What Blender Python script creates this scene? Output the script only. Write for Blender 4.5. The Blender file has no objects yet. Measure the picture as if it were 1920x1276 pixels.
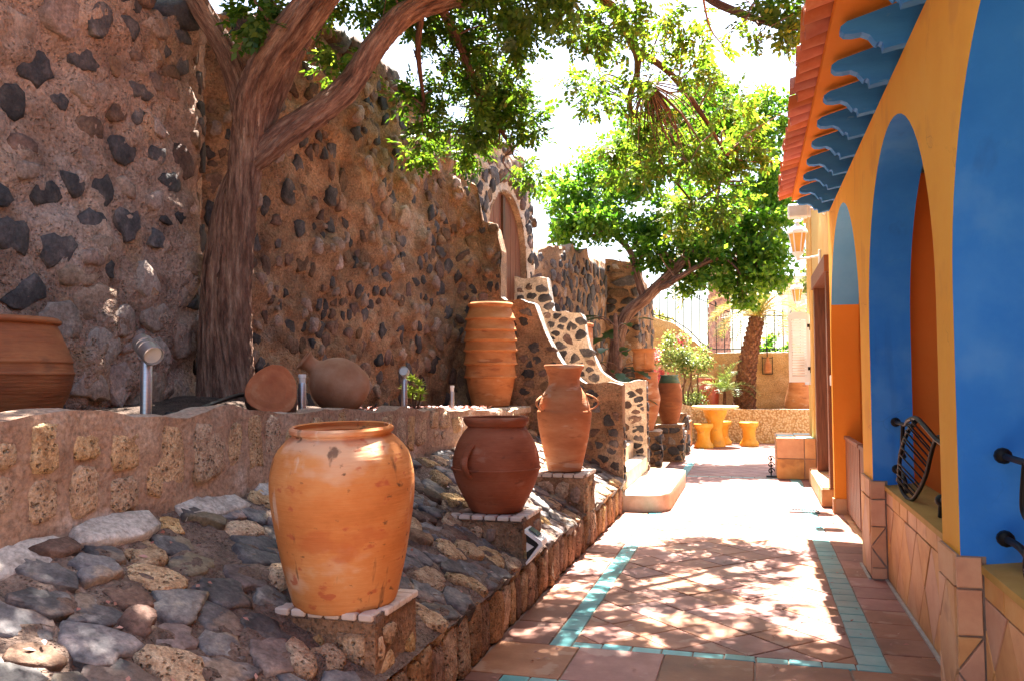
import bpy, math, random
import numpy as np
from mathutils import Vector, Matrix

# ------------------------------------------------------------------ camera, sky, sun, exposure
sc = bpy.context.scene
COL = sc.collection
R = math.radians
cam_d = bpy.data.cameras.new('camera'); cam = bpy.data.objects.new('camera', cam_d); COL.objects.link(cam)
cam_d.sensor_width = 36.0; cam_d.lens = 36.0 * 1583.0 / 1920.0; cam_d.clip_end = 2000.0; cam_d.clip_start = 0.05
_y, _p, _r = R(15.89), R(2.56), R(-0.31)
_f = Vector((-math.sin(_y) * math.cos(_p), math.cos(_y) * math.cos(_p), math.sin(_p)))
_rt = Vector((math.cos(_y), math.sin(_y), 0)); _up = _rt.cross(_f)
_r2 = _rt * math.cos(_r) + _up * math.sin(_r); _u2 = _up * math.cos(_r) - _rt * math.sin(_r)
cam.matrix_world = Matrix(((_r2.x, _u2.x, -_f.x, 0), (_r2.y, _u2.y, -_f.y, 0), (_r2.z, _u2.z, -_f.z, 1.5), (0, 0, 0, 1)))
sc.camera = cam

SUN = Vector((-0.13, 1.8, 3.55)).normalized()          # towards the sun
world = bpy.data.worlds.new('World'); sc.world = world; world.use_nodes = True
nt = world.node_tree
bg = nt.nodes['Background']; sky = nt.nodes.new('ShaderNodeTexSky'); sky.sky_type = 'NISHITA'
sky.sun_disc = False; sky.sun_elevation = math.asin(SUN.z); sky.sun_rotation = math.atan2(SUN.x, SUN.y)
sky.air_density = 1.0; sky.dust_density = 3.0; sky.ozone_density = 1.0
nt.links.new(sky.outputs[0], bg.inputs[0]); bg.inputs[1].default_value = 0.056
sun_d = bpy.data.lights.new('sun', 'SUN'); sun = bpy.data.objects.new('sun', sun_d); COL.objects.link(sun)
sun_d.energy = 5.0; sun_d.angle = R(0.5); sun_d.color = (1.0, 0.95, 0.86)
sun.rotation_euler = SUN.to_track_quat('Z', 'Y').to_euler(); sun.location = (0, 0, 30)
sc.view_settings.view_transform = 'Standard'; sc.view_settings.look = 'None'
sc.view_settings.exposure = 3.22; sc.view_settings.gamma = 1.0; sc.view_settings.use_curve_mapping = False
sc.cycles.max_bounces = 8; sc.cycles.diffuse_bounces = 5; sc.cycles.transparent_max_bounces = 4

rng = np.random.default_rng(7); rnd = random.Random(11)

# ------------------------------------------------------------------ noise
def _h(i, j, k, s):
    n = (i * 374761393 + j * 668265263 + k * 2147483647 + s * 974634777) & 0xffffffff
    n = ((n ^ (n >> 13)) * 1274126177) & 0xffffffff
    n = n ^ (n >> 16)
    return (n & 0xffff) / 32767.5 - 1.0
def vn(p, s=0):
    p = np.asarray(p, float); f = np.floor(p).astype(np.int64); t = p - f; t = t * t * (3 - 2 * t)
    i, j, k = f[..., 0], f[..., 1], f[..., 2]; a, b, c = t[..., 0], t[..., 1], t[..., 2]
    o = 0
    for di in (0, 1):
        for dj in (0, 1):
            for dk in (0, 1):
                o = o + _h(i + di, j + dj, k + dk, s) * (a if di else 1 - a) * (b if dj else 1 - b) * (c if dk else 1 - c)
    return o
def fbm(p, octv=4, s=0):
    p = np.asarray(p, float); o = 0; a = 0.5
    for q in range(octv):
        o = o + a * vn(p * (2 ** q), s + q); a *= 0.5
    return o

# ------------------------------------------------------------------ object helpers
ORG = {}
def setp(o, label=None, cat=None, group=None, kind=None):
    if label: o['label'] = label
    if cat: o['category'] = cat
    if group: o['group'] = group
    if kind: o['kind'] = kind
    return o
def thing(name, loc, label, cat, group=None):
    o = bpy.data.objects.new(name, None); COL.objects.link(o); o.location = loc; o.empty_display_size = 0.1
    ORG[o.name] = Vector(loc)
    return setp(o, label, cat, group)
def place(o, parent, org):
    ORG[o.name] = Vector(org)
    if parent is not None:
        o.parent = parent; o.location = Vector(org) - ORG[parent.name]
    else:
        o.location = org
def mesh(name, v, f, mats, parent=None, smooth=False, org=None, kind=None, mi=None, autosmooth=None):
    """v in world coordinates; the object's origin goes to org (default: the mean of v)"""
    v = np.asarray(v, float)
    if org is None: org = v.mean(axis=0)
    me = bpy.data.meshes.new(name)
    me.from_pydata([tuple(q) for q in (v - np.asarray(org))], [], f); me.update()
    if not isinstance(mats, (list, tuple)): mats = [mats]
    for m in mats: me.materials.append(m)
    if mi is not None: me.polygons.foreach_set('material_index', mi)
    if smooth: me.polygons.foreach_set('use_smooth', [True] * len(f))
    if autosmooth is not None:
        try: me.set_sharp_from_angle(angle=R(autosmooth))
        except Exception: pass
    o = bpy.data.objects.new(name, me); COL.objects.link(o)
    place(o, parent, org)
    if kind: o['kind'] = kind
    return o
def dup(o, parent, org):
    c = o.copy(); COL.objects.link(c)
    if parent is not None: c.parent = parent
    place(c, parent, org)
    return c
class B:
    """collects geometry in world coordinates"""
    def __init__(s): s.v = []; s.f = []; s.n = 0
    def add(s, v, f):
        s.v.append(np.asarray(v, float)); s.f += [[i + s.n for i in q] for q in f]; s.n += len(v); return s
    def box(s, a, b, rz=0, c=None, bev=0.0):
        a = np.array(a, float); b = np.array(b, float)
        if bev <= 0:
            v = np.array([[x, y, z] for x in (a[0], b[0]) for y in (a[1], b[1]) for z in (a[2], b[2])])
            f = [[0, 1, 3, 2], [4, 6, 7, 5], [0, 4, 5, 1], [2, 3, 7, 6], [0, 2, 6, 4], [1, 5, 7, 3]]
        else:
            v = []; idx = {}
            for ix in (0, 1):
                for iy in (0, 1):
                    for iz in (0, 1):
                        cpt = np.array([(a, b)[ix][0], (a, b)[iy][1], (a, b)[iz][2]])
                        sg = np.array([1 - 2 * ix, 1 - 2 * iy, 1 - 2 * iz])
                        for ax in range(3):
                            q = cpt + sg * bev; q[ax] = cpt[ax]
                            idx[ix, iy, iz, ax] = len(v); v.append(q)
            f = []
            for ax in range(3):
                for e in (0, 1):
                    o1, o2 = [(1, 2), (2, 0), (0, 1)][ax]
                    q = []
                    for (p1, p2) in ((0, 0), (1, 0), (1, 1), (0, 1)):
                        k = [0, 0, 0]; k[ax] = e; k[o1] = p1; k[o2] = p2; q.append(idx[(*k, ax)])
                    f.append(q if e else q[::-1])
            for ax in range(3):
                o1, o2 = [(1, 2), (2, 0), (0, 1)][ax]
                for p1 in (0, 1):
                    for p2 in (0, 1):
                        k0 = [0, 0, 0]; k0[o1] = p1; k0[o2] = p2; k1 = list(k0); k1[ax] = 1
                        q = [idx[(*k0, o1)], idx[(*k1, o1)], idx[(*k1, o2)], idx[(*k0, o2)]]
                        f.append(q if (p1 ^ p2) else q[::-1])
            for k in [(i, j, l) for i in (0, 1) for j in (0, 1) for l in (0, 1)]:
                q = [idx[(*k, 0)], idx[(*k, 1)], idx[(*k, 2)]]
                f.append(q if (sum(k) % 2) else q[::-1])
            v = np.array(v)
        if rz:
            c0 = (a + b) / 2 if c is None else np.array(c, float)
            cs, sn = math.cos(rz), math.sin(rz); d = v - c0
            v = c0 + np.stack([d[:, 0] * cs - d[:, 1] * sn, d[:, 0] * sn + d[:, 1] * cs, d[:, 2]], 1)
        return s.add(v, f)
    def tube(s, pts, rad, n=8, smooth_n=0, ridge=None, cap=True):
        v, f = tube(pts, rad, n, smooth_n, ridge, cap); return s.add(v, f)
    def limb(s, pts, rad, n, sm, ridge):
        v, f = tube(pts, rad, n, sm, ridge); k = len(v) // n; a = np.arange(n) / n * 2 * math.pi
        c = v.reshape(k, n, 3).mean(1); L = np.concatenate([[0], np.cumsum(np.linalg.norm(np.diff(c, axis=0), axis=1))]); r = .16 + .0 * L; tw = L * .5
        s.bc = getattr(s, 'bc', []) + [np.stack([np.cos(a[None] + tw[:, None]) * r[:, None], np.sin(a[None] + tw[:, None]) * r[:, None], np.repeat(L[:, None], n, 1)], -1).reshape(-1, 3)]
        return s.add(v, f)
    def bark_done(s, name, m, parent, **k):
        o = s.done(name, m, parent, smooth=True, **k); at = o.data.attributes.new('bark', 'FLOAT_VECTOR', 'POINT'); at.data.foreach_set('vector', np.concatenate(s.bc).astype(np.float32).ravel()); return o
    def lathe(s, prof, c, n=40, axis=None):
        v, f = lathe(prof, c, n, axis); return s.add(v, f)
    def done(s, name, mats, parent=None, **k):
        return mesh(name, np.concatenate(s.v), s.f, mats, parent, **k)
def catmull(p, m):
    p = np.asarray(p, float)
    q = np.vstack([2 * p[0] - p[1], p, 2 * p[-1] - p[-2]]); o = []
    for i in range(1, len(q) - 2):
        for t in np.arange(m) / m:
            a, b, c, d = q[i - 1], q[i], q[i + 1], q[i + 2]
            o.append(0.5 * ((2 * b) + (c - a) * t + (2 * a - 5 * b + 4 * c - d) * t * t + (3 * b - a - 3 * c + d) * t ** 3))
    o.append(q[-2]); return np.array(o)
def tube(pts, rad, n=8, sm=0, ridge=None, cap=True):
    pts = np.asarray(pts, float)
    rad = np.full(len(pts), rad, float) if np.isscalar(rad) else np.asarray(rad, float)
    if sm:
        pr = catmull(np.column_stack([pts, rad]), sm); pts, rad = pr[:, :3], np.maximum(pr[:, 3], 0.001)
    t = np.gradient(pts, axis=0); t /= np.linalg.norm(t, axis=1)[:, None] + 1e-9
    u = np.cross(t[0], [0, 0, 1.0]); 
    if np.linalg.norm(u) < 0.2: u = np.cross(t[0], [0, 1.0, 0])
    u /= np.linalg.norm(u); V = []; a = np.arange(n) / n * 2 * math.pi; L = 0
    for i in range(len(pts)):
        u = u - t[i] * (u @ t[i]); u /= np.linalg.norm(u); w = np.cross(t[i], u)
        r = np.full(n, rad[i])
        if i: L += np.linalg.norm(pts[i] - pts[i - 1])
        if ridge is not None: r = r * ridge(a, L, i / (len(pts) - 1))
        V.append(pts[i] + (np.cos(a) * r)[:, None] * u + (np.sin(a) * r)[:, None] * w)
    V = np.concatenate(V); f = []
    for i in range(len(pts) - 1):
        for k in range(n):
            k2 = (k + 1) % n; f.append([i * n + k, i * n + k2, (i + 1) * n + k2, (i + 1) * n + k])
    if cap:
        f.append(list(range(n))[::-1]); m = (len(pts) - 1) * n; f.append([m + k for k in range(n)])
    return V, f
def lathe(prof, c, n=40, axis=None):
    c = np.asarray(c, float); prof = np.asarray(prof, float); a = np.arange(n) / n * 2 * math.pi
    V = np.concatenate([np.stack([r * np.cos(a), r * np.sin(a), np.full(n, z)], 1) for r, z in prof])
    if axis is not None:
        q = Vector((0, 0, 1)).rotation_difference(Vector(axis)); m = np.array(q.to_matrix()); V = V @ m.T
    V = V + c; f = []; m = len(prof)
    for i in range(m - 1):
        for k in range(n):
            k2 = (k + 1) % n; f.append([i * n + k, i * n + k2, (i + 1) * n + k2, (i + 1) * n + k])
    f.append(list(range(n))[::-1]); f.append([(m - 1) * n + k for k in range(n)])
    return V, f

# ------------------------------------------------------------------ materials
def ramp(nt, stops):
    r = nt.nodes.new('ShaderNodeValToRGB'); e = r.color_ramp.elements
    while len(e) < len(stops): e.new(0.5)
    for k, (p, c) in enumerate(stops): e[k].position = p; e[k].color = (*c, 1)
    return r
def mat_attr(m, nm):
    nt = m.node_tree; at = nt.nodes.new('ShaderNodeAttribute'); at.attribute_name = nm
    for n in nt.nodes:
        if n.type == 'MAPPING': nt.links.new(at.outputs['Vector'], n.inputs['Vector'])
    return m
def mat(name, stops, scale=4.0, rough=0.85, bump=0.3, bscale=40.0, bdist=0.01, rv=0.0, rh=0.0, stretch=(1, 1, 1), spec=0.3, pits=0.0,
        pscale=30.0, metal=0.0, coat=0.0, spots=None, bstretch=None, detail=7.0, cracks=0.0):
    m = bpy.data.materials.new(name); m.use_nodes = True; nt = m.node_tree; N = nt.nodes; L = nt.links
    b = N['Principled BSDF']; b.inputs['Roughness'].default_value = rough; b.inputs['Specular IOR Level'].default_value = spec
    b.inputs['Metallic'].default_value = metal
    if coat: b.inputs['Coat Weight'].default_value = coat; b.inputs['Coat Roughness'].default_value = 0.15
    tc = N.new('ShaderNodeTexCoord'); oi = N.new('ShaderNodeObjectInfo')
    mul = N.new('ShaderNodeMath'); mul.operation = 'MULTIPLY'; mul.inputs[1].default_value = 53.0; L.new(oi.outputs['Random'], mul.inputs[0])
    add = N.new('ShaderNodeVectorMath'); add.operation = 'ADD'; L.new(tc.outputs['Object'], add.inputs[0]); L.new(mul.outputs[0], add.inputs[1])
    mp = N.new('ShaderNodeMapping'); mp.inputs['Scale'].default_value = stretch; L.new(add.outputs[0], mp.inputs['Vector'])
    no = N.new('ShaderNodeTexNoise'); no.inputs['Scale'].default_value = scale; no.inputs['Detail'].default_value = detail; no.inputs['Roughness'].default_value = 0.62
    L.new(mp.outputs[0], no.inputs['Vector'])
    st = N.new('ShaderNodeMapRange'); st.inputs['From Min'].default_value = 0.28; st.inputs['From Max'].default_value = 0.72
    L.new(no.outputs['Fac'], st.inputs['Value'])
    r = ramp(nt, stops); L.new(st.outputs[0], r.inputs['Fac']); col = r.outputs['Color']
    if spots:                                             # (colour, scale, threshold, strength): stains with a shape of their own
        for (c, s_, th, stg, *sx_) in spots:
            n2 = N.new('ShaderNodeTexNoise'); n2.inputs['Scale'].default_value = s_; n2.inputs['Detail'].default_value = 5
            if sx_:
                m9 = N.new('ShaderNodeMapping'); m9.inputs['Scale'].default_value = sx_[0]; L.new(add.outputs[0], m9.inputs['Vector']); L.new(m9.outputs[0], n2.inputs['Vector'])
            else: L.new(mp.outputs[0], n2.inputs['Vector'])
            mr = N.new('ShaderNodeMapRange'); mr.inputs['From Min'].default_value = th; mr.inputs['From Max'].default_value = th + 0.06
            mr.inputs['To Max'].default_value = stg; L.new(n2.outputs['Fac'], mr.inputs['Value'])
            mx = N.new('ShaderNodeMixRGB'); mx.inputs[2].default_value = (*c, 1); L.new(mr.outputs[0], mx.inputs[0]); L.new(col, mx.inputs[1]); col = mx.outputs[0]
    if cracks:
        nd = N.new('ShaderNodeTexNoise'); nd.inputs['Scale'].default_value = 2.2; nd.inputs['Detail'].default_value = 5; L.new(add.outputs[0], nd.inputs['Vector'])
        vm = N.new('ShaderNodeVectorMath'); vm.operation = 'MULTIPLY_ADD'; vm.inputs[1].default_value = (.8, .8, .8); L.new(nd.outputs['Color'], vm.inputs[0]); L.new(add.outputs[0], vm.inputs[2])
        ve = N.new('ShaderNodeTexVoronoi'); ve.feature = 'DISTANCE_TO_EDGE'; ve.inputs['Scale'].default_value = 1.1; L.new(vm.outputs[0], ve.inputs['Vector'])
        m1 = N.new('ShaderNodeMapRange'); m1.inputs['From Min'].default_value = .0; m1.inputs['From Max'].default_value = .006; m1.inputs['To Min'].default_value = 1; m1.inputs['To Max'].default_value = 0; L.new(ve.outputs['Distance'], m1.inputs['Value'])
        m3 = N.new('ShaderNodeMapRange'); m3.inputs['From Min'].default_value = .5; m3.inputs['From Max'].default_value = .62; m3.inputs['To Max'].default_value = cracks; L.new(nd.outputs['Fac'], m3.inputs['Value'])
        m4 = N.new('ShaderNodeMath'); m4.operation = 'MULTIPLY'; L.new(m1.outputs[0], m4.inputs[0]); L.new(m3.outputs[0], m4.inputs[1])
        mc = N.new('ShaderNodeMixRGB'); mc.blend_type = 'MULTIPLY'; mc.inputs[2].default_value = (.35, .3, .28, 1); L.new(m4.outputs[0], mc.inputs[0]); L.new(col, mc.inputs[1]); col = mc.outputs[0]
    if bump >= .55:
        ng = N.new('ShaderNodeTexNoise'); ng.inputs['Scale'].default_value = max(45.0, scale * 6); ng.inputs['Detail'].default_value = 4; ng.inputs['Roughness'].default_value = .7
        L.new(mp.outputs[0], ng.inputs['Vector']); gr = N.new('ShaderNodeMapRange'); gr.inputs['From Min'].default_value = .3; gr.inputs['From Max'].default_value = .7
        gr.inputs['To Min'].default_value = .58; gr.inputs['To Max'].default_value = 1.38; L.new(ng.outputs['Fac'], gr.inputs['Value'])
        mg = N.new('ShaderNodeVectorMath'); mg.operation = 'SCALE'; L.new(col, mg.inputs[0]); L.new(gr.outputs[0], mg.inputs['Scale']); col = mg.outputs[0]
    if rv or rh:
        hs = N.new('ShaderNodeHueSaturation'); L.new(col, hs.inputs['Color'])
        a = N.new('ShaderNodeMapRange'); a.inputs['To Min'].default_value = 1 - rv; a.inputs['To Max'].default_value = 1 + rv
        L.new(oi.outputs['Random'], a.inputs['Value']); L.new(a.outputs[0], hs.inputs['Value'])
        if rh:
            w = N.new('ShaderNodeMath'); w.operation = 'MULTIPLY'; w.inputs[1].default_value = 7.31; L.new(oi.outputs['Random'], w.inputs[0])
            w2 = N.new('ShaderNodeMath'); w2.operation = 'FRACT'; L.new(w.outputs[0], w2.inputs[0])
            a2 = N.new('ShaderNodeMapRange'); a2.inputs['To Min'].default_value = 0.5 - rh; a2.inputs['To Max'].default_value = 0.5 + rh
            L.new(w2.outputs[0], a2.inputs['Value']); L.new(a2.outputs[0], hs.inputs['Hue'])
            a3 = N.new('ShaderNodeMapRange'); a3.inputs['To Min'].default_value = 0.8; a3.inputs['To Max'].default_value = 1.05
            L.new(w2.outputs[0], a3.inputs['Value']); L.new(a3.outputs[0], hs.inputs['Saturation'])
        col = hs.outputs[0]
    L.new(col, b.inputs['Base Color'])
    if bump:
        mb = mp
        if bstretch: mb = N.new('ShaderNodeMapping'); mb.inputs['Scale'].default_value = bstretch; L.new(add.outputs[0], mb.inputs['Vector'])
        n3 = N.new('ShaderNodeTexNoise'); n3.inputs['Scale'].default_value = bscale; n3.inputs['Detail'].default_value = 6; L.new(mb.outputs[0], n3.inputs['Vector'])
        hgt = n3.outputs['Fac']
        if pits:
            vo = N.new('ShaderNodeTexVoronoi'); vo.inputs['Scale'].default_value = pscale; L.new(mp.outputs[0], vo.inputs['Vector'])
            n4 = N.new('ShaderNodeTexNoise'); n4.inputs['Scale'].default_value = pscale * 0.5; L.new(mp.outputs[0], n4.inputs['Vector'])
            sm = N.new('ShaderNodeMath'); sm.operation = 'ADD'; L.new(vo.outputs['Distance'], sm.inputs[0]); L.new(n4.outputs['Fac'], sm.inputs[1])
            pr = N.new('ShaderNodeMapRange'); pr.inputs['From Min'].default_value = 0.5; pr.inputs['From Max'].default_value = 0.78
            L.new(sm.outputs[0], pr.inputs['Value'])
            m2 = N.new('ShaderNodeMath'); m2.operation = 'MULTIPLY_ADD'; m2.inputs[1].default_value = pits; L.new(pr.outputs[0], m2.inputs[0]); L.new(hgt, m2.inputs[2])
            hgt = m2.outputs[0]
        bp = N.new('ShaderNodeBump'); bp.inputs['Strength'].default_value = bump; bp.inputs['Distance'].default_value = bdist
        L.new(hgt, bp.inputs['Height']); L.new(bp.outputs[0], b.inputs['Normal'])
    return m
def leafmat(name, stops, trans=0.5, tint=(1.25, 1.2, 0.6)):
    m = bpy.data.materials.new(name); m.use_nodes = True; nt = m.node_tree; N = nt.nodes; L = nt.links
    b = N['Principled BSDF']; b.inputs['Roughness'].default_value = 0.42; b.inputs['Specular IOR Level'].default_value = 0.4
    g = N.new('ShaderNodeNewGeometry'); r = ramp(nt, stops); L.new(g.outputs['Random Per Island'], r.inputs['Fac'])
    L.new(r.outputs[0], b.inputs['Base Color'])
    mx = N.new('ShaderNodeMixRGB'); mx.blend_type = 'MULTIPLY'; mx.inputs[0].default_value = 1; mx.inputs[2].default_value = (*tint, 1)
    L.new(r.outputs[0], mx.inputs[1]); t = N.new('ShaderNodeBsdfTranslucent'); L.new(mx.outputs[0], t.inputs[0])
    ms = N.new('ShaderNodeMixShader'); ms.inputs[0].default_value = trans; L.new(b.outputs[0], ms.inputs[1]); L.new(t.outputs[0], ms.inputs[2])
    L.new(ms.outputs[0], N['Material Output'].inputs['Surface'])
    return m
M = {}
M['floor_tile'] = mat('terracotta_floor_tile', [(0, (.17, .058, .033)), (.5, (.27, .098, .056)), (1, (.38, .165, .10))], 3.0, .55, .25, 60, .004, rv=.22, rh=.012, spec=.35,
                      spots=[((.42, .27, .2), 5, .6, .45)])
M['grout'] = mat('tile_grout', [(0, (.22, .15, .11)), (1, (.36, .26, .20))], 14, .95, .4, 90, .004)
M['grout_light'] = mat('pale_grout', [(0, (.34, .29, .25)), (1, (.5, .45, .40))], 14, .95, .4, 90, .004)
M['turq'] = mat('turquoise_glazed_tile', [(0, (.05, .26, .27)), (.5, (.10, .36, .37)), (1, (.17, .45, .44))], 7, .28, .12, 30, .004, rv=.18, spec=.5, rh=.012)
M['dado_tile'] = mat('dado_tile', [(0, (.46, .18, .066)), (.55, (.61, .29, .11)), (1, (.66, .365, .165))], 3.5, .6, .18, 50, .003, rv=.10, rh=.008, spots=[((.33, .13, .06), 2.6, .62, .6)])
M['mortar_brown'] = mat('brown_lime_mortar', [(0, (.13, .073, .052)), (.35, (.255, .155, .11)), (.65, (.355, .23, .168)), (1, (.46, .335, .26))], 2.2, .95, 1.0, 40, .025, pits=.9, pscale=48, spots=[((.38, .30, .26), 1.3, .57, .5), ((.34, .18, .085), 2.1, .6, .6)])
M['mortar_tan'] = mat('tan_lime_mortar', [(0, (.12, .062, .036)), (.4, (.245, .135, .075)), (.7, (.34, .195, .11)), (1, (.42, .275, .17))], 2.6, .95, 1.0, 42, .025, pits=.9, pscale=52, spots=[((.33, .26, .20), 1.2, .61, .5), ((.08, .045, .03), 2.2, .62, .5)])
M['mortar_pale'] = mat('pale_lime_mortar', [(0, (.34, .24, .17)), (.5, (.50, .38, .28)), (1, (.62, .52, .42))], 5, .95, .8, 34, .015)
M['mortar_dark'] = mat('dark_bank_mortar', [(0, (.09, .058, .046)), (.5, (.18, .118, .09)), (1, (.29, .205, .16))], 6, .95, 1.0, 60, .02, pits=1.0, pscale=70, spots=[((.30, .23, .19), 2.0, .64, .6)])
M['basalt'] = mat('dark_basalt', [(0, (.025, .022, .024)), (.5, (.06, .05, .05)), (1, (.14, .11, .10))], 9, .8, .8, 40, .012, rv=.5, rh=.02)
M['brown_stone'] = mat('brown_field_stone', [(0, (.06, .032, .022)), (.5, (.13, .07, .045)), (1, (.24, .14, .09))], 7, .9, .9, 36, .015, rv=.35, rh=.015)
M['coated'] = mat('mortar_coated_stone', [(0, (.15, .09, .063)), (.5, (.26, .165, .12)), (1, (.37, .265, .20))], 4, .95, .9, 30, .018, rv=.18, rh=.01)
M['pale_stone'] = mat('pale_stone', [(0, (.16, .112, .088)), (.5, (.28, .205, .165)), (1, (.40, .32, .27))], 5, .92, .9, 30, .015, rv=.15)
M['cobble'] = mat('grey_cobble', [(0, (.042, .037, .040)), (.4, (.105, .092, .095)), (.75, (.185, .16, .15)), (1, (.29, .23, .19))], 8, .7, .8, 18, .016, rv=.4, rh=.03, spec=.3, spots=[((.29, .19, .13), 5, .54, .7), ((.42, .37, .34), 7, .63, .6)])
M['slab'] = mat('mauve_brown_slab', [(0, (.09, .062, .056)), (.5, (.19, .135, .118)), (1, (.30, .225, .19))], 7, .8, .8, 20, .014, rv=.3, rh=.015)
M['tuff'] = mat('porous_tuff', [(0, (.26, .135, .06)), (.4, (.44, .26, .125)), (.75, (.56, .37, .20)), (1, (.64, .46, .28))], 16, .95, 1.0, 60, .02, rv=.18, rh=.006, pits=3.0, pscale=38)
M['tuff_pale'] = mat('pinkish_porous_tuff', [(0, (.28, .155, .085)), (.4, (.44, .275, .155)), (.75, (.55, .375, .225)), (1, (.63, .46, .30))], 16, .95, 1.0, 60, .02, rv=.1, rh=.004, pits=2.6, pscale=46)
M['tuff_dark'] = mat('brown_tuff', [(0, (.15, .07, .035)), (.5, (.33, .17, .085)), (1, (.46, .28, .16))], 8, .95, 1.0, 60, .02, rv=.3, rh=.006, pits=2.6, pscale=44)
M['soil'] = mat('planting_soil', [(0, (.035, .022, .016)), (1, (.12, .075, .055))], 12, 1, 1, 60, .03)
M['earth'] = mat('dry_earth', [(0, (.18, .12, .08)), (1, (.32, .23, .16))], 2, 1, .6, 20, .03)
POT = dict(rough=.78, bump=.42, bscale=7, bdist=.010, spec=.22, bstretch=(1.0, 1.0, 11.0))
M['pot_pale'] = mat('weathered_terracotta', [(0, (.42, .135, .035)), (.45, (.56, .205, .06)), (.8, (.61, .27, .095)), (1, (.64, .37, .19))], 2.8, stretch=(1, 1, 1.6), spots=[((.66, .46, .32), 2.0, .55, .55), ((.46, .125, .04), 3.4, .57, .6), ((.44, .10, .045), 13, .62, .75), ((.09, .05, .03), 17, .655, .8), ((.085, .045, .03), 13, .645, .8, (1, 1, .11)), ((.68, .56, .45), 8, .65, .6, (1, 1, .2))], **POT)
M['pot_red'] = mat('red_terracotta', [(0, (.21, .054, .024)), (.5, (.29, .08, .035)), (1, (.37, .12, .06))], 3.2, stretch=(1, 1, 2), spots=[((.40, .20, .13), 4, .6, .4), ((.12, .04, .025), 9, .63, .5), ((.46, .28, .2), 9, .66, .5, (1, 1, .15))], **POT)
M['pot_mid'] = mat('orange_terracotta', [(0, (.36, .115, .045)), (.5, (.49, .18, .075)), (1, (.57, .27, .13))], 2.6, stretch=(1, 1, 3.5), spots=[((.62, .43, .30), 3, .55, .55), ((.24, .08, .04), 7, .63, .5), ((.66, .5, .38), 9, .64, .5, (1, 1, .15))], **POT)
M['pot_band'] = mat('banded_terracotta', [(0, (.38, .125, .042)), (.5, (.50, .19, .065)), (1, (.60, .28, .12))], 3, stretch=(1, 1, 3), spots=[((.24, .07, .03), 4, .6, .6), ((.62, .36, .2), 5, .62, .5)], **POT)
M['pot_brown'] = mat('brown_terracotta', [(0, (.16, .05, .022)), (.5, (.26, .085, .032)), (1, (.36, .14, .055))], 3, stretch=(1, 1, 3), spots=[((.13, .05, .025), 3, .62, .6)], **POT)
M['jug_grey'] = mat('dusty_brown_clay', [(0, (.22, .09, .045)), (.5, (.35, .16, .085)), (1, (.44, .25, .155))], 4, rough=.9, bump=.3, bscale=40, bdist=.006)
M['white_tile'] = mat('white_edging_tile', [(0, (.52, .41, .34)), (1, (.72, .61, .52))], 9, .5, .1, 40, .002, rv=.06)
PAINT = dict(rough=.72, bump=.3, bscale=24, bdist=.006, spec=.22)
M['orange'] = mat('orange_wall_paint', [(0, (.74, .325, .032)), (.5, (.79, .375, .042)), (1, (.80, .41, .062))], 1.4, cracks=.55, spots=[((.62, .27, .05), 2.2, .57, .45), ((.55, .25, .06), 4, .62, .35, (1, 1, .1))], **PAINT)
M['deep_orange'] = mat('deep_orange_paint', [(0, (.72, .17, .02)), (1, (.80, .22, .035))], 1.5, **PAINT)
M['mid_orange'] = mat('bright_orange_paint', [(0, (.70, .21, .018)), (1, (.76, .25, .03))], 1.5, **PAINT)
M['yellow_wall'] = mat('ochre_yellow_wall', [(0, (.66, .40, .12)), (1, (.74, .50, .20))], 2, **PAINT)
M['ochre'] = mat('ochre_sill_paint', [(0, (.40, .22, .045)), (1, (.50, .30, .08))], 5, **PAINT)
M['blue'] = mat('blue_wall_paint', [(0, (.016, .165, .57)), (.5, (.026, .20, .63)), (1, (.055, .26, .67))], 2.2, cracks=.35, spots=[((.085, .29, .68), 1.6, .56, .5), ((.02, .11, .38), 5, .64, .3, (1, 1, .1))], **PAINT)
M['blue_wood'] = mat('blue_painted_timber', [(0, (.018, .165, .50)), (1, (.04, .24, .61))], 3, .6, .3, 50, .004, spots=[((.16, .33, .52), 9, .64, .5)], stretch=(1, 4, 4))
M['beam_dark'] = mat('dark_blue_beam', [(0, (.06, .12, .17)), (1, (.10, .17, .23))], 3, .6, .1)
M['roof_tile'] = mat('red_clay_roof_tile', [(0, (.42, .085, .035)), (.5, (.55, .135, .055)), (1, (.62, .22, .11))], 6, .75, .2, 50, .004, rv=.2, rh=.012)
M['wood'] = mat('brown_stained_wood', [(0, (.09, .032, .016)), (.5, (.16, .055, .027)), (1, (.24, .09, .045))], 5, .5, .3, 30, .004, stretch=(8, 8, .6), rv=.15)
M['wood_dark'] = mat('dark_stained_wood', [(0, (.055, .022, .012)), (1, (.13, .055, .03))], 5, .5, .3, 30, .004, stretch=(8, 8, .6), rv=.12)
M['iron'] = mat('black_wrought_iron', [(0, (.004, .004, .0045)), (1, (.010, .010, .011))], 20, .5, .15, 60, .002, spec=.2)
M['iron_grey'] = mat('weathered_iron', [(0, (.03, .035, .04)), (1, (.06, .065, .07))], 20, .5, .15)
M['alu'] = mat('brushed_aluminium', [(0, (.42, .42, .43)), (1, (.55, .55, .56))], 20, .38, .05, stretch=(1, 1, 12), metal=.9)
M['lamp_glass'] = mat('frosted_lens', [(0, (.55, .53, .5)), (1, (.7, .68, .65))], 8, .2, 0)
M['amber_glass'] = mat('amber_lantern_pane', [(0, (.66, .33, .06)), (1, (.74, .42, .12))], 5, .25, .1, 20, .003, spec=.5)
M['white_paint'] = mat('white_gloss_paint', [(0, (.72, .70, .68)), (1, (.80, .79, .77))], 6, .4, .05)
M['black_plastic'] = mat('black_plastic', [(0, (.012, .012, .012)), (1, (.02, .02, .02))], 8, .45, .05)
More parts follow.
